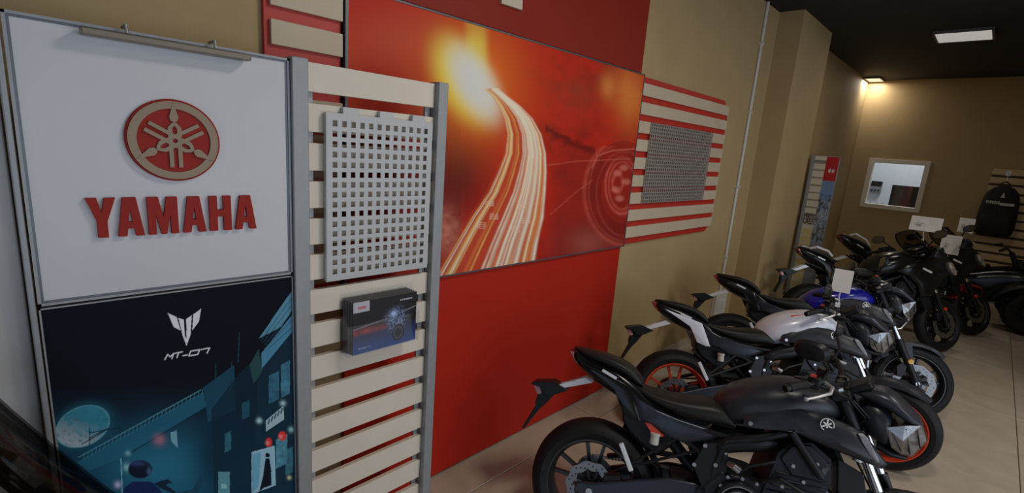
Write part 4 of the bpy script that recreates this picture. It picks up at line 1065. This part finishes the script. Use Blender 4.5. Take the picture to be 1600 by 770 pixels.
        for h, k in ((0.032, 0.35), (0.022, 0.8), (0.0, 1.0), (-0.004, 0.97)):
            rg_.append([c - nrm * h + (sd * math.copysign(abs(math.cos(q)) ** 0.75, math.cos(q)) * 0.072 + up * math.copysign(abs(math.sin(q)) ** 0.75, math.sin(q)) * 0.044) * k for q in np.linspace(0, 2 * PI, 24, endpoint=False)])
        B(mh.loft(rg_), 'mirror', M_BLACKP, hbo, st=True)
        gl = MB().prism([(math.copysign(abs(math.cos(q)) ** 0.75, math.cos(q)) * 0.066, math.copysign(abs(math.sin(q)) ** 0.75, math.sin(q)) * 0.039) for q in np.linspace(0, 2 * PI, 24, endpoint=False)], 0.0045, 0.0055, lambda u, v, a: c + nrm * a + sd * u + up * v)
        B(gl, 'mirror_glass', M_MIRROR, hbo, st=True, smooth=0)
    B(MB().cyl((0.995, -0.19, 1.10 + dz), (1.0, -0.19, 1.135 + dz), 0.022, 14), 'brake_reservoir', M_BLACKP, hbo, st=True)
    B(MB().box(0.965, 0.985, -0.285, -0.255, 1.108 + dz, 1.118 + dz), 'kill_switch', M_ORSPR, hbo, st=True)
    Mi = Matrix.Translation((1.135, 0, 1.055 + dz)) @ Matrix.Rotation(math.radians(-35), 4, 'Y')
    ins = B(MB().box(-0.045, 0.045, -0.075, 0.075, -0.015, 0.015, Mi), 'instrument', M_BLACKP, st=not fairing, bevel=0.008)
    for s in (-1, 1):
        for pts in ([(1.0, s * 0.20, 1.07 + dz), (1.10, s * 0.15, 1.02), (1.17, s * 0.09, 0.93), (1.12, s * 0.06, 0.82)], [(0.99, s * 0.24, 1.065 + dz), (1.12, s * 0.20, 1.03), (1.18, s * 0.12, 0.95), (1.10, s * 0.09, 0.84)]):
            B(MB().tube(pts, 0.0045, 6), 'control_cable', M_BLACKP, st=True)
    if not fairing:
        # side scoops
        sc = [(0.640, 0.832), (0.70, 0.880), (0.760, 0.915), (0.84, 0.918), (0.925, 0.908), (1.04, 0.884), (1.095, 0.868), (1.150, 0.810), (1.198, 0.752), (1.176, 0.730), (1.093, 0.746), (0.981, 0.768), (0.838, 0.800), (0.741, 0.792), (0.640, 0.778)]
        for s in (-1, 1):
            yf = lambda x, z: 0.150 + 0.05 * max(0, x - 0.64) + 0.03 * max(0, 0.9 - z)
            sco = B(MB().shell(sc, yf, 0.034, 0.06, s, 0.70), 'side_scoop', panel, smooth=50)
            i0 = MB().shell([(1.070, 0.858), (1.088, 0.862), (1.106, 0.848), (1.150, 0.772), (1.152, 0.758), (1.140, 0.758), (1.120, 0.775), (1.078, 0.840)], lambda x, z: 0.209 + 0.10 * (x - 1.1), 0.006, 0.03, s, 0.8)
            B(i0, 'scoop_insert', insert or M_INSERT, sco)
            B(MB().cyl((0.665, s * 0.165, 0.800), (0.665, s * 0.176, 0.800), 0.010, 10), 'scoop_bolt', M_STEEL, sco, smooth=0)
            e = MB(); ec = Vector((0.955, s * 0.201, 0.868))
            nn = Vector((0, s, 0))
            e.lathe([(0.024, 0.0), (0.0275, 0.0), (0.0275, 0.004), (0.024, 0.004)], ec, nn, 28, closed=True)
            for k in range(3):
                a = PI / 2 + k * 2 * PI / 3; d = Vector((math.cos(a), 0, math.sin(a)))
                e.bar(ec - d * 0.018 + nn * 0.002, ec + d * 0.025 + nn * 0.002, 0.006, 0.004, tuple(nn))
            B(e, 'tank_emblem', M_EMB, sco, smooth=0)
            B(MB().lathe([(0.0, 0.0), (0.0285, 0.0), (0.0285, 0.0015), (0.0, 0.0015)], ec, nn, 28), 'emblem_base', M_GLOSSB, sco)
        if accent:
            for s in (-1, 1):
                B(MB().tube([(0.70, s * 0.135, 0.965), (0.80, s * 0.140, 0.985), (0.92, s * 0.130, 0.985)], 0.004, 6), 'tank_stripe', accent, T_)
        # headlamp
        nm_ = panel if panel is not M_WHITEP else M_MATTB
        hl = [(1.135, 0.985, 0.895, 0.050), (1.165, 1.005, 0.862, 0.085), (1.205, 1.008, 0.832, 0.102), (1.240, 0.985, 0.822, 0.102), (1.256, 0.965, 0.83, 0.092)]
        hn = B(MB().loft(interp_rings(hl, 3, 2.6, 28)), 'headlamp_nacelle', nm_, st=True, smooth=60)
        hcw = MB().loft(interp_rings([(1.10, 1.035, 1.02, 0.050), (1.16, 1.055, 1.005, 0.080), (1.235, 1.060, 0.985, 0.094), (1.310, 1.005, 0.950, 0.088), (1.352, 0.968, 0.950, 0.066)], 3, 2.6, 24))
        B(hcw, 'headlamp_cowl', M_GUN if panel is M_MATTB else nm_, hn, st=True, smooth=60)
        ch_ = MB().loft(interp_rings([(1.215, 0.850, 0.800, 0.088), (1.268, 0.826, 0.782, 0.080), (1.325, 0.803, 0.783, 0.045)], 3, 2.6, 20))
        B(ch_, 'headlamp_chin', M_BLACKP, hn, st=True, smooth=60)
        SP = [(1.240, 0.922, 0.103), (1.300, 0.950, 0.096), (1.352, 0.962, 0.074), (1.382, 0.890, 0.036), (1.340, 0.806, 0.044), (1.300, 0.815, 0.074), (1.266, 0.842, 0.098)]
        def lens(k):
            m = MB(); cx, cz = 1.30, 0.885; n = len(SP)
            vs = [(cx + (x - cx) * k, s * w * k, cz + (z - cz) * k) for s in (-1, 1) for x, z, w in SP]
            cs = [(cx, s * 0.104 * k, cz) for s in (-1, 1)]
            fs = [(i, (i + 1) % n, n + (i + 1) % n, n + i) for i in range(n)]
            fs += [(i, (i + 1) % n, 2 * n) for i in range(n)] + [(n + i, n + (i + 1) % n, 2 * n + 1) for i in range(n)]
            return m.add(vs + cs, fs)
        B(lens(0.93), 'headlamp_reflector', M_LENS, hn, st=True, smooth=0)
        for s in (-1, 1):
            for p0, p1 in (((1.262, 0.097, 0.905), (1.300, 0.094, 0.838)), ((1.305, 0.093, 0.938), (1.330, 0.068, 0.826)), ((1.340, 0.075, 0.945), (1.360, 0.055, 0.86))):
                B(MB().bar((p0[0], s * p0[1], p0[2]), (p1[0], s * p1[1], p1[2]), 0.005, 0.007, (0, 1, 0)), 'headlamp_rib', M_BLKM, hn, st=True, smooth=0)
        B(lens(1.0), 'headlamp_glass', M_LENSG, hn, st=True, smooth=0)
    else:
        fs = [(0.76, 0.845), (0.84, 0.935), (0.98, 0.985), (1.12, 1.05), (1.24, 1.075), (1.36, 1.00), (1.43, 0.905), (1.40, 0.845), (1.30, 0.815), (1.22, 0.70), (1.12, 0.60), (1.03, 0.585), (0.99, 0.70), (0.88, 0.80)]
        fz = 0.14 if tall else 0.0
        fs = [(x - fz * 0.5, z - fz) for x, z in fs]
        for s in (-1, 1):
            yf = lambda x, z: 0.165 - 0.33 * max(0, x - 1.15) + 0.02
            B(MB().shell(fs, yf, 0.035, 0.03, s, 0.70), 'side_fairing', panel, smooth=50)
            B(MB().bar((1.00, s * 0.225, 0.90 - fz), (1.10, s * 0.222, 0.86 - fz), 0.004, 0.020), 'fairing_trim', M_SILV, smooth=0)
            hl_ = [(1.270, 0.985), (1.335, 0.985), (1.425, 0.890), (1.418, 0.850), (1.370, 0.862), (1.300, 0.925)]
            hl_ = [(x - fz * 0.5, z - fz) for x, z in hl_]
            H_ = B(MB().shell(hl_, lambda x, z: 0.185 - 0.33 * max(0, x - 1.15) + 0.046, 0.012, 0.05, s, 0.75), 'headlamp', M_LAMPF, smooth=20)
        nose = [(1.15, 1.08, 0.84, 0.13), (1.25, 1.065, 0.82, 0.135), (1.34, 1.02, 0.81, 0.115), (1.41, 0.95, 0.825, 0.085), (1.445, 0.90, 0.845, 0.05)]
        nose = [(x - fz * 0.5, t_ - fz, b_ - fz, w) for x, t_, b_, w in nose]
        B(MB().loft(interp_rings(nose, 3, 2.6, 28)), 'nose_fairing', panel, smooth=60)
        # windscreen: curved smoked sheet with a black edge trim
        zt_ = 1.54 if tall else 1.30
        rows = []; nr, nc = 9, 15
        for i in range(nr):
            t = i / (nr - 1)
            for j in range(nc):
                w = j / (nc - 1) * 2 - 1
                hw = 0.150 + 0.055 * math.sin(t * PI * 0.75) - 0.06 * t * t
                y = w * hw; z = 1.04 + (zt_ - 1.04) * (t - 0.18 * t * w ** 4)
                x = 1.305 - 0.30 * t + 0.04 * t * t - 0.16 * w * w * (1 - 0.35 * t)
                rows.append((x, y, z))
        fsx = [(i * nc + j, i * nc + j + 1, (i + 1) * nc + j + 1, (i + 1) * nc + j) for i in range(nr - 1) for j in range(nc - 1)]
        ws = MB().add(rows, fsx)
        wso = B(ws, 'windscreen', M_SCREEN, smooth=60)
        so_ = wso.modifiers.new('solid', 'SOLIDIFY'); so_.thickness = 0.004
        edge = [rows[i * nc] for i in range(nr)] + [rows[(nr - 1) * nc + j] for j in range(1, nc)] + [rows[i * nc + nc - 1] for i in range(nr - 2, -1, -1)]
        B(MB().tube(edge, 0.007 if not tall else 0.016, 8), 'screen_trim', M_BLACKP, wso)
        for s in (-1, 1):
            B(MB().tube([(-0.10, s * 0.085, 0.965 + tail_up), (-0.06, s * 0.135, 0.985 + tail_up), (0.06, s * 0.140, 0.970 + tail_up * 0.6), (0.12, s * 0.115, 0.93 + tail_up * 0.4)], 0.012, 10), 'grab_rail', M_SILV)
            B(MB().shell([(0.93, 1.02), (0.97, 1.10), (1.06, 1.13), (1.12, 1.08), (1.08, 1.03), (1.0, 1.0)], lambda x, z: 0.40 - 0.5 * max(0, x - 1.0), 0.02, 0.012, s, 0.75), 'hand_guard', M_BLACKP)
    return R

D2R = math.radians
motorcycle('motorcycle', 'matt black naked motorcycle nearest to the camera, black wheels', (0.920, 1.873, D2R(27.6)), M_MATTB, M_BLACKW, M_MATTB, M_MATTB, steer=D2R(-25), lean=D2R(16.3), tailm=M_GLOSSB, shock=True, fold=True)
motorcycle('motorcycle', 'white tank naked motorcycle with red-orange wheels, second in the row', (0.753, 3.122, D2R(36.5)), M_WHITEP, M_ORANGE, M_MATTB, M_MATTB, steer=D2R(-30), lean=D2R(16.3), accent=M_ORSPR, tailm=M_WHITEP)
motorcycle('motorcycle', 'blue tank naked motorcycle carrying a white price card, third in the row', (0.650, 4.372, D2R(27.5)), M_BLUEP, M_BLACKW, M_MATTB, M_MATTB, steer=D2R(0), lean=D2R(15), tailm=M_GLOSSB)
motorcycle('touring_motorcycle', 'black faired touring motorcycle between the blue tank motorcycle and the one with red mudguard', (0.82, 6.33, D2R(42)), M_GLOSSB, M_BLACKW, M_GLOSSB, M_GLOSSB, fairing=True, steer=D2R(16), lean=D2R(10), scale=1.05, tail_up=0.05)
motorcycle('touring_motorcycle', 'black faired touring motorcycle with a red front mudguard, last in the row', (0.975, 7.63, D2R(37)), M_GLOSSB, M_BLACKW, M_GLOSSB, M_REDP, fairing=True, steer=D2R(20), lean=D2R(12), scale=1.05, tail_up=0.12)
motorcycle('touring_motorcycle', 'dark motorcycle at the bottom left corner showing only its smoked windscreen', (0.74, -1.18, D2R(90)), M_GLOSSB, M_BLACKW, M_GLOSSB, M_GLOSSB, fairing=True, tall=True, steer=0, lean=0, group='motorcycles beside the display stand')
# ------------------------------------------------------------------ totem, back wall slats, backpack, quad bike, cards, office
def totem_art(Pt, S, T):
    n = fnoise(S * 12, T * 40, 2); n2 = fnoise(S * 30, T * 120, 6)
    c = np.zeros((len(S), 3)) + np.array((0.72, 0.66, 0.52))
    left = S < 0.48
    c = blend(c, left & (np.sin(T * 120) > 0.75) & (T > 0.55), (0.34, 0.30, 0.22))
    c = blend(c, left & (T < 0.50) & ((T * 18) % 1 < 0.72), (0.74, 0.60, 0.28))
    c = blend(c, left & (np.abs(T - 0.56) < 0.04) * (n2 > 0.4), (0.14, 0.11, 0.09))
    c = blend(c, left & (np.abs(T - 0.965) < 0.008), (0.25, 0.22, 0.18))
    right = ~left
    c = blend(c, right & (T < 0.835), (0.34, 0.42, 0.52))
    c = blend(c, right & (T < 0.835) & (T > 0.70), (0.20, 0.30, 0.52))
    c = blend(c, (right & (T < 0.74) & (T > 0.40)) * np.clip((n - 0.38) * 4, 0, 1), (0.10, 0.10, 0.11))
    c = blend(c, (right & (T < 0.62) & (T > 0.46)) * np.clip((n2 - 0.55) * 5, 0, 1), (0.55, 0.56, 0.58))
    c = blend(c, right & (T < 0.40), (0.30, 0.31, 0.36))
    c = blend(c, right & (T > 0.835), (0.50, 0.02, 0.02))
    for k in range(5):
        c = blend(c, (np.abs(S - 0.66 - k * 0.052) < 0.018) & (np.abs(T - 0.905) < (0.014 if k % 2 else 0.010)), (0.75, 0.70, 0.68))
    return c
t = empty('information_totem', (0.225, 8.28, 0), 'tall narrow information totem with a red header behind the parked motorcycles', 'sign')
t.rotation_euler = (0, 0, D2R(4))
MB().box(-0.165, 0.165, 0, 0.05, 0.03, 2.15).build('body', M_ALU, t, smooth=0, bevel=0.004)
MB().box(-0.185, -0.145, -0.02, 0.06, 0.03, 2.15).build('side_post', M_ALU, t, smooth=0, bevel=0.004)
printed_sheet('print', (-0.140, -0.0015, 0.06), (0.300, 0, 0), (0, 0, 2.08), 70, 320, totem_art, t, print_mat('totem_print', 0.5, 0.3))
MB().box(-0.19, 0.20, -0.12, 0.18, 0, 0.03).build('base', M_ALUD, t, smooth=0, bevel=0.006)

# slat board on the back wall
sb = empty('slat_board', (2.56, Y1, 0.40), 'cream slat board on the back wall behind the hanging backpack', 'slat board')
M_SLAT2 = mat('slat_ochre', (0.66, 0.50, 0.27), 0.55, var=0.05, scale=4)
MB().box(-0.62, 0.62, -0.03, -0.004, 0, 1.78).build('backing', mat('slat_backing_dark', (0.09, 0.06, 0.035), 0.7), sb, smooth=0)
for k in range(13):
    z = 1.68 - k * 0.1375
    MB().box(-0.62, 0.62, -0.055, -0.03, z, z + 0.098).build('slat', M_SLAT2, sb, smooth=0, bevel=0.002)

# backpack
M_BAG = mat('backpack_fabric', (0.012, 0.012, 0.013), 0.8, bump=0.2, bscale=200)
bp_ = empty('backpack', (2.13, 10.96, 1.12), 'black backpack with a white lettered strip hanging on the back wall slats', 'backpack')
rings = []
for z, w, d in ((0.0, 0.17, 0.07), (0.03, 0.215, 0.10), (0.15, 0.235, 0.125), (0.35, 0.23, 0.12), (0.55, 0.215, 0.105), (0.68, 0.185, 0.085), (0.76, 0.12, 0.06), (0.785, 0.06, 0.04)):
    rings.append([(w * math.copysign(abs(math.cos(a)) ** 0.7, math.cos(a)), d * math.copysign(abs(math.sin(a)) ** 0.7, math.sin(a)), z) for a in np.linspace(0, 2 * PI, 28, endpoint=False)])
MB().loft(rings).build('body', M_BAG, bp_, smooth=60)
rings = []
for z, w, d in ((0.05, 0.15, 0.03), (0.08, 0.18, 0.045), (0.28, 0.18, 0.045), (0.33, 0.16, 0.03)):
    rings.append([(w * math.copysign(abs(math.cos(a)) ** 0.6, math.cos(a)), -0.105 + d * math.copysign(abs(math.sin(a)) ** 0.6, math.sin(a)), z) for a in np.linspace(0, 2 * PI, 20, endpoint=False)])
MB().loft(rings).build('front_pocket', M_BAG, bp_, smooth=60)
MB().tube([(-0.05, 0.0, 0.76), (-0.045, -0.01, 0.83), (0, -0.01, 0.86), (0.045, -0.01, 0.83), (0.05, 0.0, 0.76)], 0.010, 8).build('handle', M_BAG, bp_)
for s in (-1, 1): MB().tube([(s * 0.10, 0.05, 0.74), (s * 0.16, 0.115, 0.55), (s * 0.17, 0.125, 0.25), (s * 0.15, 0.09, 0.05)], 0.018, 8).build('strap', M_BAG, bp_)
M_BAGW = mat('bag_print_white', (0.60, 0.58, 0.54), 0.6)
lt = MB(); x = -0.165
for k, w in enumerate((0.020, 0.012, 0.020, 0.016, 0.020, 0.012, 0.020)):
    lt.box(x, x + w, -0.132, -0.112, 0.50 - x * 0.06, 0.545 - x * 0.06); x += w + 0.006
lt.box(x, x + 0.16, -0.132, -0.108, 0.49, 0.53)
lt.build('lettered_strip', M_BAGW, bp_, smooth=0)
MB().prism([(-0.02, 0.61), (0.035, 0.61), (0.01, 0.69)], -0.105, -0.085, XZ).build('logo_patch', M_BAGW, bp_, smooth=0)
hk = MB().tube([(0, 0.165, 0.99), (0, 0.05, 0.985), (0, -0.02, 0.975), (0, -0.03, 1.0)], 0.006, 8).box(-0.03, 0.03, 0.160, 0.168, 0.95, 1.03)
hk.tube([(0, 0.0, 0.98), (0, -0.01, 0.86)], 0.004, 6)
hk.build('hanger', M_SILV, bp_)

# quad bike
def quad_bike(loc, th):
    q = empty('quad_bike', loc, 'black quad bike with knobbly tyres at the right picture edge', 'quad bike')
    q.rotation_euler = (0, 0, th)
    for x in (0.0, 1.25):
        for s in (-1, 1):
            c = Vector((x, s * 0.42, 0.31)); w = 0.115 if x else 0.14
            m = MB().lathe([(0.03, -0.03), (0.10, -0.03), (0.145, -w + 0.02), (0.165, -w + 0.01), (0.165, w - 0.01), (0.145, w - 0.02), (0.10, 0.03), (0.03, 0.03)], c, (0, 1, 0), 28, closed=True)
            for k in range(6):
                a = k * PI / 3; d = Vector((math.cos(a), 0, math.sin(a)))
                m.bar(c + d * 0.03 + Vector((0, s * 0.05, 0)), c + d * 0.15 + Vector((0, s * 0.07, 0)), 0.03, 0.012, (0, 1, 0))
            wo = m.build('wheel', M_BLKM, q)
            ty = MB().lathe([(0.160, -w), (0.20, -w - 0.012), (0.26, -w - 0.005), (0.295, -w * 0.7), (0.305, 0), (0.295, w * 0.7), (0.26, w + 0.005), (0.20, w + 0.012), (0.160, w)], c, (0, 1, 0), 40, closed=True)
            for k in range(26):
                a = 2 * PI * k / 26; d = Vector((math.cos(a), 0, math.sin(a)))
                for yy in ((-0.6, 0.1) if k % 2 else (-0.1, 0.6)):
                    ty.bar(c + d * 0.292 + Vector((0, yy * w, 0)), c + d * 0.311 + Vector((0, yy * w, 0)), 0.05, 0.03, (0, 1, 0))
            ty.build('tyre', M_TYRE, wo)
            mg = MB(); rings = []
            for a in np.linspace(math.radians(15), math.radians(165), 14):
                d = Vector((math.cos(a) * 1.12, 0, math.sin(a)))
                rings.append([c + d * r + Vector((0, s * y, 0)) for y, r in ((-0.12, 0.40), (0.04, 0.42), (0.15, 0.40), (0.16, 0.36), (0.145, 0.36), (0.13, 0.39), (0.04, 0.405), (-0.12, 0.385))])
            mg.loft(rings).build('mudguard', M_GLOSSB, q)
    MB().loft(interp_rings([(-0.15, 0.62, 0.40, 0.16), (0.1, 0.70, 0.34, 0.20), (0.5, 0.68, 0.28, 0.17), (0.85, 0.80, 0.28, 0.17), (1.15, 0.84, 0.36, 0.20), (1.45, 0.74, 0.45, 0.17), (1.52, 0.66, 0.52, 0.10)], 3, 3, 28)).build('body', M_GLOSSB, q, smooth=60)
    MB().loft(interp_rings([(-0.12, 0.80, 0.68, 0.12), (0.1, 0.83, 0.66, 0.17), (0.45, 0.78, 0.64, 0.15), (0.70, 0.82, 0.68, 0.11), (0.78, 0.80, 0.74, 0.05)], 3, 2.8, 24)).build('seat', M_SEAT, q, smooth=60)
    MB().tube([(0.80, -0.40, 1.06), (0.86, -0.28, 1.09), (0.95, -0.10, 1.02), (0.95, 0.10, 1.02), (0.86, 0.28, 1.09), (0.80, 0.40, 1.06)], 0.013, 10).build('handlebar', M_BLKM, q)
    MB().tube([(0.95, 0, 1.02), (1.05, 0, 0.80)], 0.03, 12).build('steering_column', M_BLKM, q)
    for s in (-1, 1):
        MB().tube([(0.86, s * 0.28, 1.09), (0.80, s * 0.40, 1.06)], 0.02, 12).build('grip', M_TYRE, q)
        MB().loft(interp_rings([(1.36, 0.74, 0.66, 0.05), (1.44, 0.735, 0.655, 0.06), (1.50, 0.71, 0.66, 0.04)], 3, 2.4, 16, s * 0.15)).build('headlamp', M_LENS, q)
        MB().tube([(1.48, s * 0.12, 0.40), (1.60, s * 0.14, 0.42), (1.60, s * 0.14, 0.62), (1.46, s * 0.12, 0.66)], 0.013, 8).build('bumper', M_BLKM, q)
    rk = MB()
    for xr, zr in ((1.25, 0.89), (-0.02, 0.89)):
        rk.tube([(xr - 0.2, -0.36, zr), (xr + 0.2, -0.36, zr), (xr + 0.2, 0.36, zr), (xr - 0.2, 0.36, zr)], 0.011, 8, closed=True)
        for y in (-0.2, -0.07, 0.07, 0.2): rk.tube([(xr - 0.2, y, zr), (xr + 0.2, y, zr)], 0.008, 6)
        for s in (-1, 1): rk.tube([(xr, s * 0.2, zr), (xr, s * 0.14, zr - 0.16)], 0.010, 6)
    rk.build('luggage_rack', M_BLKM, q)
quad_bike((1.42, 9.62, 0), D2R(4))

# price cards clipped to the motorcycles
M_CARD = mat('price_card_white', (0.66, 0.63, 0.60), 0.55)
def card_art(Pt, S, T):
    n = fnoise(S * 20, T * 20, 3)
    c = np.zeros((len(S), 3)) + np.array((0.66, 0.63, 0.60))
    c = blend(c, np.exp(-np.hypot((S - 0.30) / 0.17, (T - 0.42) / 0.16) ** 4) * (n > 0.42) * 0.8, (0.14, 0.14, 0.16))
    for k in range(5):
        c = blend(c, (np.abs(T - 0.86 + k * 0.10) < 0.014) & (S > (0.12 if k == 0 else 0.56)) & (S < 0.90) & (np.sin(S * 90 + k) > -0.4), (0.40, 0.38, 0.37))
    return c
def price_card(loc, w, h, rz, tilt, stem, label, plain=False):
    r = empty('price_card', loc, label, 'price card', 'price cards on the motorcycles')
    r.rotation_euler = (0, 0, rz)
    M = Matrix.Rotation(tilt, 4, 'X')
    MB().box(-w / 2, w / 2, -0.002, 0.002, -h / 2, h / 2, M).build('card', M_CARD, r, smooth=0)
    if not plain:
        o = printed_sheet('print', (-w / 2, -0.0028, -h / 2), (w, 0, 0), (0, 0, h), 44, 44, card_art, r, print_mat('card_print', 0.5, 0.3))
        o.rotation_euler = (tilt, 0, 0)
    b = M @ Vector((0, 0.004, -h / 2))
    MB().tube([tuple(b + Vector((0, 0, 0.03))), tuple(b + Vector((0, 0.004, -stem * 0.4))), tuple(b + Vector((0.01, 0.02, -stem)))], 0.004, 6).box(-0.012, 0.016, -0.006, 0.024, b.z - stem - 0.012, b.z - stem + 0.012).build('clip', M_SILV, r, smooth=0)
price_card((1.462, 3.75, 1.255), 0.105, 0.150, D2R(12), D2R(-8), 0.09, 'plain white price card on the handlebar of the white tank motorcycle', True)
price_card((1.572, 7.10, 1.447), 0.275, 0.185, D2R(2), D2R(-35), 0.10, 'wide white price card highest on the faired motorcycles, below the office window')
price_card((1.775, 8.22, 1.150), 0.190, 0.240, D2R(0), D2R(-10), 0.06, 'white price card in front of the dark windscreen of the motorcycle with red mudguard')
price_card((1.868, 8.45, 1.395), 0.150, 0.185, D2R(4), D2R(-8), 0.10, 'small white price card left of the hanging backpack')

# office seen through the back window
r = empty('wall_telephone', (0.14, 13.49, 1.53), 'dark grey device on the white office wall seen through the window', 'device')
MB().box(-0.10, 0.10, -0.09, 0, 0.0, 0.26).build('housing', mat('device_grey', (0.22, 0.22, 0.22), 0.5), r, smooth=0, bevel=0.01)
MB().box(-0.098, 0.098, -0.10, -0.088, 0.15, 0.255).build('display', M_BLACKP, r, smooth=0, bevel=0.004)
for k in (-0.06, 0.0, 0.06): MB().cyl((k, -0.088, 0.06), (k, -0.105, 0.06), 0.02, 14).build('knob', M_BLACKP, r)
r = empty('computer_monitor', (0.80, 12.25, 1.12), 'large black monitor behind the office window', 'monitor')
r.rotation_euler = (0, 0, D2R(-4))
MB().box(-0.235, 0.235, -0.02, 0.02, 0.13, 0.64).build('screen', M_GLOSSB, r, smooth=0, bevel=0.008)
MB().box(-0.03, 0.03, 0.02, 0.04, 0.0, 0.30).build('neck', M_BLACKP, r, smooth=0)
MB().box(-0.12, 0.12, -0.06, 0.10, 0.0, 0.015).build('foot', M_BLACKP, r, smooth=0, bevel=0.003)
r = empty('office_counter', (0.6, 12.4, 0), 'white counter inside the office behind the window', 'counter')
MB().box(-1.0, 1.2, -0.35, 0.35, 1.08, 1.12).build('top', M_OFF, r, smooth=0, bevel=0.004)
for x in (-0.95, 1.15): MB().box(x - 0.02, x + 0.02, -0.33, 0.33, 0, 1.08).build('side', M_OFF, r, smooth=0)
M_LEAF = mat('office_plant_leaf', (0.05, 0.07, 0.03), 0.6)
for i, (x, lab) in enumerate(((0.22, 'small potted plant at the left end of the office counter'), (0.42, 'small potted plant beside the monitor on the office counter'))):
    p = empty('potted_plant', (x, 12.3, 1.12), lab, 'plant', 'plants on the office counter')
    MB().lathe([(0.0, 0.0), (0.035, 0.0), (0.05, 0.08), (0.045, 0.08), (0.0, 0.07)], (0, 0, 0), (0, 0, 1), 18).build('pot', M_CANN, p)
    for k in range(9):
        a = k * 2.4; l_ = 0.07 + 0.03 * (k % 3)
        tip = Vector((math.cos(a) * l_, math.sin(a) * l_, 0.16 + 0.035 * (k % 4))); mid = Vector((math.cos(a) * l_ * 0.6, math.sin(a) * l_ * 0.6, 0.13 + 0.03 * (k % 4)))
        sd = Vector((-math.sin(a), math.cos(a), 0)) * 0.022
        MB().add([(0, 0, 0.07), tuple(mid + sd), tuple(tip), tuple(mid - sd), tuple(mid - Vector((0, 0, 0.006)))], [(0, 1, 2, 3), (0, 4, 1), (1, 4, 2), (2, 4, 3), (3, 4, 0)]).build('leaf', M_LEAF, p)
ol = empty('office_lamp', (0.7, 12.4, H - 0.02), 'ceiling lamp inside the office behind the window', 'lamp')
MB().box(-0.3, 0.3, -0.3, 0.3, -0.02, 0.018).build('diffuser', M_LED, ol, smooth=0)
l = area('lamp_light', (0, 0, -0.04), (0, 0, 0), 0.6, 0.6, 34.0, (0.93, 0.97, 1.0)); l.parent = ol
